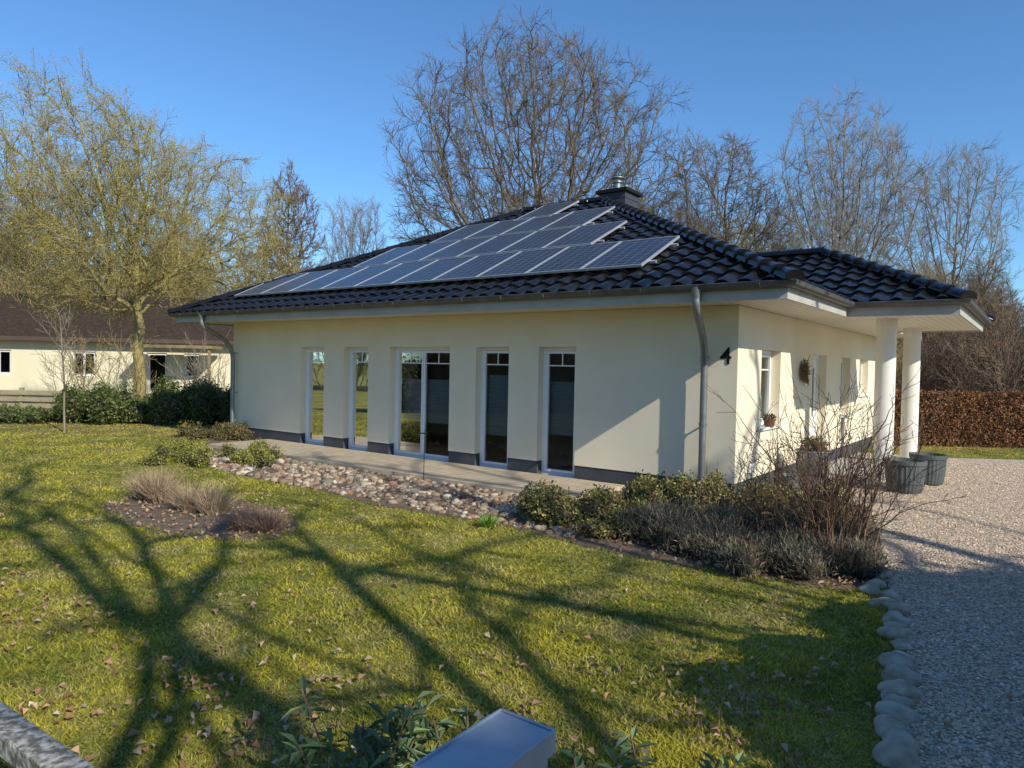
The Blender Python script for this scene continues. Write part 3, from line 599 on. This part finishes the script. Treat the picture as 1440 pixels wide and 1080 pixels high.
def slopept(p,s,h): return Vector((-p,-.9,ze))+Vd*s+N_*h
PW,PH=1.045,1.50
rows=[(1.36,.70,10),(3.06,2.26,6),(4.1,3.82,4),(5.72,5.16,1)]
frm=MB(); h0,h1=.09,.125
BF=[(0,2,3,1),(4,5,7,6),(0,1,5,4),(2,6,7,3),(0,4,6,2),(1,3,7,5)]
for (p0,s0,cnt_) in rows:
    for i in range(cnt_):
        pa=p0+i*(PW+.012);pb_=pa+PW; sa=s0+.01; sb=s0+PH-.01; f=.022; tl=random.gauss(0,.003)
        if p0==5.72: sb=s0+1.42
        c=[slopept(pa,sa,h1-.004+tl),slopept(pb_,sa,h1-.004),slopept(pb_,sb,h1-.004),slopept(pa,sb,h1-.004+tl)]
        sp_.add(c,[(0,1,2,3)],0)
        def fb(a0,a1,b0,b1): frm.add([slopept(a,b,h) for h in (h0,h1+.003) for b in (b0,b1) for a in (a0,a1)],BF)
        fb(pa,pb_,sa,sa+f);fb(pa,pb_,sb-f,sb);fb(pa,pa+f,sa+f,sb-f);fb(pb_-f,pb_,sa+f,sb-f)
    for ss_ in (s0+.3,s0+PH-.35):
        frm.add([slopept(a,b,h) for h in (.05,.088) for b in (ss_-.02,ss_+.02) for a in (p0-.10,p0+cnt_*(PW+.012)+.05)],BF)
ob=sp_.obj('solar_panel_cells',M_pv,house)
uvl=ob.data.uv_layers.new(name='UV')
for pl in ob.data.polygons:
    for li in pl.loop_indices:
        vi=ob.data.loops[li].vertex_index%4; uvl.data[li].uv=[(0,0),(1,0),(1,1),(0,1)][vi]
frm.obj('solar_panel_frames',M_alu,house)
pc=MB()
for yy in (3.45,6.4):
    pc.lathe([(.175,0),(.175,.08),(.158,.09),(.155,2.60),(.165,2.61),(.165,2.77)],(1.30,yy,.02),32)
pc.obj('porch_columns',M_col,house,smooth=True)
ps=MB(); ps.box(.02,1.62,2.95,6.9,-.1,.06); ps.obj('porch_step',mat('porch_paving',(.34,.32,.29),(.42,.40,.36),scale=5,rough=.9),house,bevel=.01)
tcu=bpy.data.curves.new('num','FONT'); tcu.body='4'; tcu.size=.34; tcu.extrude=.003; tcu.offset=.003; tcu.align_x='CENTER'; tcu.align_y='CENTER'
to=bpy.data.objects.new('num_tmp',tcu); COL.objects.link(to); bpy.context.view_layer.update()
me=bpy.data.meshes.new_from_object(to.evaluated_get(bpy.context.evaluated_depsgraph_get())); bpy.data.objects.remove(to)
me.materials.clear(); me.materials.append(M_black); no=bpy.data.objects.new('house_number',me); link(no,house); no.location=(-.17,-.006,2.06); no.rotation_euler=(math.radians(90),0,0)
wr=MB()
for i in range(60):
    a0=random.uniform(0,6.28); r0=random.uniform(.04,.14); L_=random.uniform(.8,2.2)
    wr.tube([(.02+random.uniform(0,.10),3.25+(r0+random.gauss(0,.03))*math.cos(a0+t*L_),1.86+(r0+random.gauss(0,.03))*math.sin(a0+t*L_)*1.25) for t in np.linspace(0,1,5)],.007,4)
for i in range(26):
    a0=random.uniform(-1.2,4.3); l=random.uniform(.18,.36)
    wr.tube([(.05,3.25,1.86),(.05+random.uniform(0,.08),3.25+l*.5*math.cos(a0),1.86+l*.6*math.sin(a0)),(.05+random.uniform(0,.10),3.25+l*math.cos(a0+random.gauss(0,.3)),1.86+l*1.1*math.sin(a0))],[.008,.006,.003],4)
wr.obj('wall_decoration',B_brn,house)
vb=MB(); vb.box(.0,.06,.5,.68,.38,.5); vb.obj('meter_box',M_white,house,bevel=.005)
te=MB(); te.box(-10.9,-1.7,-1.52,-.015,-.05,.07); to_=te.obj('terrace',M_terr); to_.location=(CX,CY,0); to_.rotation_euler=house.rotation_euler
# ------------------------------------------------------------ stones
def hw_arr(X,Y): return np.stack([CX+.802*X+.598*Y, CY-.598*X+.802*Y],1)
n=3400; X=rng.uniform(-9.6,-.7,n); Y=-1.56-1.65*rng.random(n)**1.15; XY=hw_arr(X,Y)
kk=pip(bed,XY[:,0],XY[:,1])&(noise2(X,Y,1.1,55)+rng.normal(0,.5,n)>-.25); XY=XY[kk]; s=rng.uniform(.02,.062,len(XY))*rng.choice([.7,.9,1.25],len(XY))
P=np.column_stack([XY,s*.2])
M_cob=colmat('cobbles',rough=.92,spec=.2)
rocks('stone_border_bed',P,s,pick(len(P),[(.34,.25,.17),(.22,.16,.12),(.42,.33,.22),(.24,.13,.08),(.16,.14,.12),(.46,.41,.33)],.3),m=M_cob)
cur=np.array([(3.30,6.35),(3.18,6.05),(3.0,5.5),(2.72,4.85),(2.45,4.35),(2.20,3.92),(1.88,3.40),(1.6,2.95),(1.3,2.5),(1.0,2.0)])
d_=np.r_[0,np.cumsum(np.linalg.norm(np.diff(cur,axis=0),axis=1))]; tt=np.arange(0,d_[-1],.19); bx=np.interp(tt,d_,cur[:,0]);by=np.interp(tt,d_,cur[:,1])
P=np.column_stack([bx+rng.normal(0,.035,len(tt)),by+rng.normal(0,.02,len(tt)),np.full(len(tt),.015)])
rocks('path_edge_stones',P,rng.uniform(.07,.12,len(tt)),pick(len(tt),[(.24,.23,.21)],.15),flat=(.45,.75),big=True,seed=8,rough=.13,m=mat('fieldstone',(.24,.20,.13),(.58,.50,.38),scale=10,rough=.95,bump=(40,.8,.012)))
n=110000; u=rng.uniform(.15,1.0,n); yy=np.exp(rng.uniform(math.log(1.8),math.log(15),n)); xx=u*yy; kk=pip(gravel,xx,yy); xx=xx[kk];yy=yy[kk];n=len(xx)
O=np.array([(1,0,0),(0,1,0),(-1,0,0),(0,-1,0),(0,0,1),(0,0,-1)],float); OF=np.array([(0,1,4),(1,2,4),(2,3,4),(3,0,4),(1,0,5),(2,1,5),(3,2,5),(0,3,5)])
sz=rng.uniform(.006,.014,n)*(1+.04*yy); V=O[None]*rng.uniform(.6,1.2,(n,6,1))*np.stack([rng.uniform(.8,1.3,n),rng.uniform(.7,1.1,n),rng.uniform(.4,.7,n)],1)[:,None]*sz[:,None,None]
a=rng.uniform(0,6.28,n)[:,None]; V=np.stack([V[...,0]*np.cos(a)-V[...,1]*np.sin(a),V[...,0]*np.sin(a)+V[...,1]*np.cos(a),V[...,2]],-1)+np.stack([xx,yy,np.full(n,.012)],1)[:,None]
np_mesh('gravel_pebbles',V.reshape(-1,3),(OF[None]+np.arange(n)[:,None,None]*6).reshape(-1,3),M_peb,col=np.repeat(pick(n,[(.70,.54,.39),(.50,.38,.27),(.80,.66,.50),(.34,.27,.20),(.62,.44,.30)],.2),6,0))
# fallen leaves
n=28000; u=rng.uniform(-.95,.95,n); yy=np.exp(rng.uniform(math.log(2.4),math.log(20),n)); xx=u*yy
den=noise2(xx,yy,1.3,79); clus=np.zeros(n)
for (cx_,cy_,rr_) in ((-1.75,3.95,.30),(-1.25,3.45,.28),(-1.0,4.0,.15),(.55,4.3,.15),(1.1,3.7,.22),(-3.6,4.9,.4),(-4.4,5.8,.35),(.1,3.6,.12),(1.5,4.1,.3),(-2.6,3.5,.3)): clus+=np.exp(-((xx-cx_)**2+(yy-cy_)**2)/rr_**2)
kk=(den+rng.normal(0,.25,n)>1.1)|(rng.random(n)<.045)|(rng.random(n)<.45*clus)
inb=pip(bed,xx,yy)|pip(isl,xx,yy); kk=(kk|(inb&(rng.random(n)<.75)))&~pip(house_poly,xx,yy)&~(pip(gravel,xx,yy)&(rng.random(n)<.85)); xx=xx[kk];yy=yy[kk];n=len(xx)
nn=norm(np.stack([rng.normal(0,.5,n),rng.normal(0,.5,n),np.ones(n)],1)); dd=rng.normal(0,1,(n,3)); dd=norm(dd-nn*(dd*nn).sum(1,keepdims=True))
leaves('fallen_leaves',np.stack([xx,yy,.02+.02*rng.random(n)],1),dd,nn,rng.uniform(.03,.065,n),rng.uniform(.02,.045,n),pick(n,[(.40,.22,.12),(.48,.32,.19),(.29,.16,.09),(.56,.43,.31)],.25),M_dry,fold=.5)
# ------------------------------------------------------------ planting
E_col=[(.24,.25,.05),(.38,.38,.09),(.48,.45,.14),(.14,.15,.04),(.40,.26,.13),(.30,.17,.09)]
def shrub(name,blobs,n,ln,wd,cols,seed,core=.72,**kw):
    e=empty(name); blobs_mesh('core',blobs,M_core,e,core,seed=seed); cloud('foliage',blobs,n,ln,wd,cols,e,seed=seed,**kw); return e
def rb(cx,cy,sx,sy,h,n,seed):
    g=np.random.default_rng(seed); return [(cx+g.uniform(-sx,sx),cy+g.uniform(-sy,sy),h*g.uniform(.1,.5),g.uniform(.12,.30),g.uniform(.12,.30),h*g.uniform(.25,.6)) for _ in range(n)]
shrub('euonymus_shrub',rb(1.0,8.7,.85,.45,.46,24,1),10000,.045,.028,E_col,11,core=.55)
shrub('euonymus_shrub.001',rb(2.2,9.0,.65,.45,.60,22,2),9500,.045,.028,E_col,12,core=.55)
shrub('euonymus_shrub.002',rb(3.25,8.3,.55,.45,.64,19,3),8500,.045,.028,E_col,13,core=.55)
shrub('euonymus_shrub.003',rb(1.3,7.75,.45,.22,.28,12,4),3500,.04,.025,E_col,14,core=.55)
LV=[(.30,.29,.20),(.22,.22,.14),(.38,.33,.24),(.26,.19,.15),(.18,.14,.11)]
def lavender(name,cs,h,seed,n=5200):
    g=np.random.default_rng(seed); b=[]
    for (x_,y_) in cs:
        for _ in range(3): b.append((x_+g.normal(0,.12),y_+g.normal(0,.12),h*.35,g.uniform(.2,.3),g.uniform(.2,.3),h*g.uniform(.4,.6)))
    e=shrub(name,b,n*len(cs)//3,.075,.008,LV,seed,core=.62,m=M_dry,up=1.6)
    spikes('stalks',cs,.34,150,h*1.25,.003,[(.40,.31,.21),(.28,.20,.14)],1.1,parent=e,seed=seed)
lavender('lavender_bush',[(1.75,7.45),(2.1,7.2),(2.35,7.7),(1.9,7.85),(1.5,7.75)],.42,21)
lavender('lavender_bush.001',[(2.3,6.6),(2.65,6.5),(3.0,6.5),(2.75,6.85),(3.15,6.9),(2.15,6.9)],.34,22)
lavender('lavender_bush.002',[(2.9,7.5),(3.35,7.6),(3.7,8.0),(3.3,7.1)],.46,23)
gr1=[(.44,.32,.20),(.30,.20,.13),(.54,.43,.29)]
spikes('ornamental_grass',[(-4.85,9.45),(-4.55,9.2)],.36,600,.48,.004,gr1,1.0,seed=24)
spikes('ornamental_grass.001',[(-3.95,8.75),(-3.6,8.6)],.36,600,.48,.004,gr1,1.0,seed=25)
spikes('heather_tuft',[(-2.9,7.8),(-2.65,7.75)],.36,800,.30,.004,[(.24,.16,.12),(.34,.23,.18),(.18,.12,.09)],1.1,seed=26)
shrub('low_cotoneaster',rb(-5.2,13.0,1.1,.7,.38,20,31),11000,.04,.025,[(.30,.32,.06),(.42,.40,.10),(.18,.20,.04)],31,core=.6)
spikes('green_perennial',[(-.25,8.15)],.16,160,.16,.012,[(.16,.30,.04),(.26,.42,.06)],1.1,seed=28,m=M_leaf)
rsp=lambda K0:[lv(9,.11,.01,6,.45,K0,.25,(.3,.85),(.35,.65),.65),lv(5,.14,.05,5,.4,5,.2,(.4,.9),(.35,.6),.7),lv(3,.15,.02,4,.4)]
n=24; ga=np.random.default_rng(91)
mk('rose_bush',91,[(2.95+ga.normal(0,.18),6.7+ga.normal(0,.16),0) for _ in range(n)],[(ga.normal(-.02,.27),ga.normal(0,.25),1) for _ in range(n)],ga.uniform(.8,1.65,n),ga.uniform(.006,.010,n),rsp(7),B_rose,rmin=.003)
mk('rose_bush.001',92,[(3.4+ga.normal(0,.15),7.3+ga.normal(0,.15),0) for _ in range(14)],[(ga.normal(0,.25),ga.normal(0,.25),1) for _ in range(14)],ga.uniform(.6,1.35,14),ga.uniform(.005,.008,14),rsp(6),B_rose,rmin=.003)
mk('rose_bush.002',93,[(2.5+ga.normal(0,.15),7.3+ga.normal(0,.15),0) for _ in range(10)],[(ga.normal(0,.3),ga.normal(0,.3),1) for _ in range(10)],ga.uniform(.6,1.15,10),ga.uniform(.005,.008,10),rsp(6),B_rose,rmin=.003)
gs=MB(); sx,sy=HW(-4.3,-1.75); gs.tube([(sx,sy,0),(sx+.01,sy,.85)],.006,6); gs.box(sx-.06,sx+.06,sy-.006,sy+.006,.78,.80); gs.obj('garden_stake',M_black)
LC=[(.05,.09,.02),(.09,.14,.03),(.15,.20,.05),(.26,.28,.09)]
gb_=np.random.default_rng(6)
lb=[]
for i in range(34):
    x_=-15.2+i*.21; h_=(.26 if i<13 else .62)*gb_.uniform(.7,1.35); lb.append((x_+gb_.normal(0,.25),20.0+gb_.normal(0,.45)+.03*i,h_*.7,gb_.uniform(.25,.5),gb_.uniform(.3,.5),h_*.75))
shrub('laurel_shrub',lb,22000,.10,.042,LC,41,core=.6)
lb=[(-9.9+gb_.uniform(-1.2,1.8),21.2+gb_.normal(0,.4),gb_.uniform(.3,.85),gb_.uniform(.3,.5),gb_.uniform(.3,.5),gb_.uniform(.35,.65)) for _ in range(20)]
shrub('laurel_shrub.001',lb,15000,.10,.042,LC,42,core=.6)
mk('bare_shrub',96,[(-8.9+ga.normal(0,.3),20.8,0) for _ in range(12)],[(ga.normal(0,.3),0,1) for _ in range(12)],ga.uniform(1.4,2.5,12),ga.uniform(.012,.02,12),rsp(6),B_gry,rmin=.006)
mk('bare_shrub.001',97,[(-13.5+ga.normal(0,.8),23.2,0) for _ in range(16)],[(ga.normal(0,.3),0,1) for _ in range(16)],ga.uniform(1.6,2.9,16),ga.uniform(.012,.02,16),rsp(7),B_och,rmin=.007)
shrub('corner_shrub',rb(*HW(-12.3,-.5),.8,.3,.45,14,43),4500,.06,.03,[(.30,.18,.08),(.20,.20,.06),(.12,.14,.04)],43,core=.6)
lb=[(-15.5+gb_.normal(0,.15),-3+i*.75,1.0,.75,.65,1.15) for i in range(22)]  # unseen hedge left of frame, added to darken the front windows' reflections
shrub('added_reflection_hedge',lb,26000,.13,.06,LC,44,core=.93)
mk('sapling',95,[(-11.1,17.6,0)],[(0,0,1)],[2.7],[.03],[lv(8,.04,.03,6,.35,16,.35,(.5,1.0),(.3,.5),.5),lv(4,.12,.06,4,.3,7,.2,(.4,.9),(.35,.6),.6),lv(2,.12,.05,3,.5)],B_gry,rmin=.007)
wf=MB()
for i,x0 in enumerate(np.arange(-26,-12.8,1.8)):
    wf.box(x0-.05,x0+.05,21.95,22.05,0,.9)
    for zz in (.08,.28,.48,.68): wf.box(x0,x0+1.8,21.90,21.93,zz,zz+.14)
wf.obj('wooden_fence',M_wood)
def boxleaves(name,x0,x1,y0,y1,h,n,seed):
    e=empty(name); b=MB(); b.box(x0+.12,x1-.12,y0+.12,y1-.12,0,h-.12); b.obj('core',mat('hedge_core',(.05,.03,.02),(.09,.05,.03),scale=9,rough=1),e)
    g=np.random.default_rng(seed); f=g.random(n); X=g.uniform(x0,x1,n); Z=g.uniform(.02,h,n); Y=y0+np.abs(g.normal(0,.07,n)); top=f<.25
    Y=np.where(top,g.uniform(y0,y1,n),Y); Z=np.where(top,h-np.abs(g.normal(0,.06,n)),Z)+.05*noise2(X,Y,1.5,seed); P=np.stack([X,Y,Z],1)
    c=pick(n,[(.36,.18,.09),(.27,.13,.065),(.44,.25,.13),(.17,.09,.05)],.3,g)*(.55+.45*np.clip(.6+noise2(X,Z,.6,4),0,1.3))[:,None]
    leaves('foliage',P,g.normal(0,1,(n,3))+[0,-.3,-.4],g.normal(0,1,(n,3))+[0,-1,0],g.uniform(.05,.09,n),g.uniform(.03,.055,n),c,M_dry,e); return e
boxleaves('beech_hedge',9.6,30,18.4,19.3,1.42,60000,51)
shrub('evergreen_shrub',[(3.35,1.7,1.0,.8,.9,1.1),(4.0,2.1,1.0,.9,.9,1.15),(4.9,2.6,1.1,1.0,.9,1.35),(6.0,3.2,1.3,1.1,.9,1.35),(7.3,3.4,1.3,1.2,.9,1.35),(8.6,3.3,1.3,1.2,.9,1.3),(9.9,3.2,1.3,1.2,.9,1.3),(3.6,1.0,.9,.8,.9,1.1),(4.2,-.2,1,.9,1,1.2),(5.2,1.3,1,1.2,1,1.3)],30000,.10,.045,LC,61,core=.97)
def near_plant(name,cx,cy,h,nst,seed):
    g=np.random.default_rng(seed); e=empty(name); P=[];D=[];Nn=[];st=MB()
    for i in range(nst):
        a=g.uniform(0,6.28); r=g.uniform(0,.22); hh=h*g.uniform(.5,1.05); bx_,by_=cx+r*math.cos(a),cy+r*math.sin(a); tx,ty=bx_+.3*hh*math.cos(a),by_+.3*hh*math.sin(a)
        st.tube([(bx_,by_,0),((bx_+tx)/2,(by_+ty)/2,hh*.6),(tx,ty,hh)],.004,5)
        for q in range(16):
            t=g.uniform(.35,1); aa=q*2.4+g.normal(0,.2); P.append((bx_+(tx-bx_)*t,by_+(ty-by_)*t,hh*t)); D.append((math.cos(aa),math.sin(aa),g.uniform(-.3,.8))); Nn.append((g.normal(0,.2)-.4*math.cos(aa),g.normal(0,.2)-.4*math.sin(aa),1))
    P=np.array(P); leaves('foliage',P,np.array(D),np.array(Nn),g.uniform(.08,.13,len(P)),g.uniform(.026,.038,len(P)),pick(len(P),[(.08,.13,.055),(.13,.19,.08),(.20,.27,.11)],.2,g),M_leaf,e); st.obj('stems',B_brn,e)
near_plant('rhododendron_plant',-.55,2.9,.50,14,1); near_plant('rhododendron_plant.001',-.15,2.85,.42,8,2); near_plant('rhododendron_plant.002',.33,2.7,.32,7,3); near_plant('rhododendron_plant.003',.68,2.9,.28,6,4); near_plant('rhododendron_plant.004',-.95,2.5,.26,4,5)
A_=Vector((-.01,1.47));B_=Vector((.095,1.39));C_=Vector((-.160,1.26)); e1=(B_-A_);e2=(C_-A_)
gp=MB()
def prism(s0,z0,z1):
    c=A_+(e1+e2)/2; vs=[]
    for z in (z0,z1):
        for (a,b) in ((-.5,-.5),(.5,-.5),(.5,.5),(-.5,.5)): q=c+e1*a*s0+e2*b*s0; vs.append((q.x,q.y,z))
    gp.add(vs,[(0,3,2,1),(4,5,6,7),(0,1,5,4),(1,2,6,5),(2,3,7,6),(3,0,4,7)])
prism(1.0,1.130,1.142); prism(.93,0,1.129)
def rim(a,b):
    a=Vector(a);b=Vector(b);n_=Vector((-(b-a).y,(b-a).x)).normalized()*.003
    vs=[(q.x,q.y,z) for z in (1.1,1.146) for q in (a-n_,b-n_,b+n_,a+n_)]; gp.add(vs,[(0,3,2,1),(4,5,6,7),(0,1,5,4),(1,2,6,5),(2,3,7,6),(3,0,4,7)])
D_=B_+C_-A_
out_=lambda p:p+(p-(A_+D_)/2)*.03
for (a,b) in ((A_,B_),(B_,D_),(D_,C_),(C_,A_)): rim(out_(a),out_(b))
gp.obj('gate_post',M_galv,bevel=.0015)
ra=MB(); p0=Vector((-4.6,4.42));p1=Vector((-.30,1.44)); d=(p1-p0).normalized(); nrm=Vector((-d.y,d.x))
def beam(a,b,w_,z0,z1):
    vs=[]
    for z in (z0,z1):
        for q in (a-nrm*w_,b-nrm*w_,b+nrm*w_,a+nrm*w_): vs.append((q.x,q.y,z))
    ra.add(vs,[(0,3,2,1),(4,5,6,7),(0,1,5,4),(1,2,6,5),(2,3,7,6),(3,0,4,7)])
beam(p0,p1,.05,.52,.60); beam(p0,p1,.02,.25,.33)
for t in (0,.5,.97): q=p0.lerp(p1,t); beam(q-d*.05,q+d*.05,.045,0,.519)
ra.obj('fence_rail',M_moss,bevel=.008)
def pot(name,hx,hy,r,h,m,rib=.02,nr=28):
    x_,y_=HW(hx,hy); b=MB(); b.lathe([(0,.02),(r*.80,.02),(r*.86,.05),(r*.95,h*.45),(r,h*.86)],(x_,y_,0),112,0,rib,nr); b.lathe([(r*1.0,h*.86),(r*1.06,h*.87),(r*1.07,h),(r*.97,h),(r*.93,h*.9),(0,h*.88)],(x_,y_,0),56,0)
    return b.obj(name,[m],smooth=True)
pot('ribbed_plant_pot',1.72,2.85,.285,.52,M_potgray); pot('ribbed_plant_pot.001',1.9,4.05,.27,.52,M_potgray)
tub=empty('zinc_tub_planter',(*HW(.55,2.0),0)); b=MB(); b.lathe([(0,.01),(.20,.01),(.22,.03),(.235,.3),(.24,.31),(.25,.6),(.27,.62),(.265,.64),(.245,.63),(.235,.55),(0,.55)],(0,0,0),40); b.obj('tub',M_zinc,tub,smooth=True)
cloud('plant',[(0,0,.68,.18,.18,.14)],500,.06,.03,[(.12,.17,.04),(.3,.2,.1)],tub,seed=5)
b=MB(); b.lathe([(0,.60),(.07,.60),(.09,.74),(.10,.74),(.10,.77),(.08,.77),(0,.74)],(0.05,-.05,0),24); b.obj('small_pot',M_terra,tub,smooth=True)
b=MB(); b.lathe([(0,0),(.07,0),(.09,.10),(.10,.10),(.10,.12),(.085,.12),(0,.10)],(0,0,0),24)
sp=empty('sill_plant_pot',(*HW(.02,1.45),1.006)); b.obj('pot',M_terra,sp,smooth=True); cloud('plant',[(0,0,.14,.08,.08,.05)],160,.05,.02,[(.30,.17,.08),(.25,.17,.08)],sp,seed=6)
pot('grey_bucket',.5,.95,.15,.36,M_zinc,0,0)
# ------------------------------------------------------------ neighbouring bungalow
nb=empty('neighbouring_bungalow',(-21.5,38,0),math.radians(4))
b=MB(); ops=[(.6,1.9,.9,2.2),(5.0,6.2,.9,2.2),(8.9,9.9,.05,2.2),(10.8,11.6,.9,2.2),(-4,-2.8,.9,2.2)]
mpn=lambda u,d,z:(u-7,d,z)
wall(b,-8,14,0,2.9,ops,mpn,dep=.2); b.quad((7,0,0),(7,9,0),(7,9,2.9),(7,0,2.9)); b.quad((-15,0,0),(-15,9,0),(-15,9,2.9),(-15,0,2.9)); b.quad((-15,9,0),(7,9,0),(7,9,2.9),(-15,9,2.9)); b.obj('walls',mat('neighbour_render',(.72,.66,.46),(.80,.73,.53),scale=1,rough=.9),nb)
fr=MB();gl=MB();bl=MB()
for o in ops: window(*o,mpn,double=(o[1]-o[0]>1.1),sprossen=False,dd=.1)
fr.obj('window_frames',M_white,nb); gl.obj('window_glass',M_glass,nb)
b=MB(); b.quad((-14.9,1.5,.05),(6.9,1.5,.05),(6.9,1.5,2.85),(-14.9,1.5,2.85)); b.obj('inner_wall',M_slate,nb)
b=MB(); e_=.6
V_=[(-15-e_,-e_,2.9),(7+e_,-e_,2.9),(7+e_,9+e_,2.9),(-15-e_,9+e_,2.9),(-11,4.5,5.6),(2.6,4.5,5.6)]
b.add(V_,[(0,1,5,4),(1,2,5),(2,3,4,5),(3,0,4)]); b.add(V_[:4],[(0,1,2,3)])
b.obj('roof',mat('neighbour_roof_tiles',(.032,.024,.018),(.075,.055,.040),scale=6,rough=.95,spec=.1,bump=(9,.5,.05)),nb)
b=MB(); b.box(-2,-1.2,3.6,4.4,4.5,6.2); b.box(4.0,4.5,3.6,4.1,3.9,5.5); b.box(-2.06,-1.14,3.54,4.46,6.2,6.28); b.obj('chimneys',mat('chimney_brick',(.09,.06,.05),(.14,.10,.08),scale=6,rough=.9),nb)
b=MB(); b.box(2.0,6.0,-2.2,-.62,2.45,2.6); b.box(2.1,2.22,-2.1,-1.98,0,2.449); b.box(5.78,5.9,-2.1,-1.98,0,2.449); b.obj('canopy',mat('canopy_wood',(.30,.24,.12),(.22,.17,.09),rough=.8),nb)
b=MB(); b.box(-15-e_,7+e_,-e_-.04,-e_-.0,2.72,2.92); b.obj('fascia_board',mat('dark_fascia',(.09,.06,.045),rough=.7),nb)
V,F,_t=tree_mesh(5,[(0,0,0)],[(0,0,1)],[8],[.12],[lv(8,.01,.02,6,.1,70,.08,(1.1,1.5),(.24,.30),.3,lambda t:1.05-t),lv(4,.08,.0,4,.2,14,.1,(.5,.9),(.3,.45),.5),lv(2,.1,0,3,.3)],.02)
np_mesh('conifer_tree',V,F,mat('conifer_green',(.02,.035,.012),(.05,.075,.03),scale=5,rough=.9)).location=(-10.8,45,0)
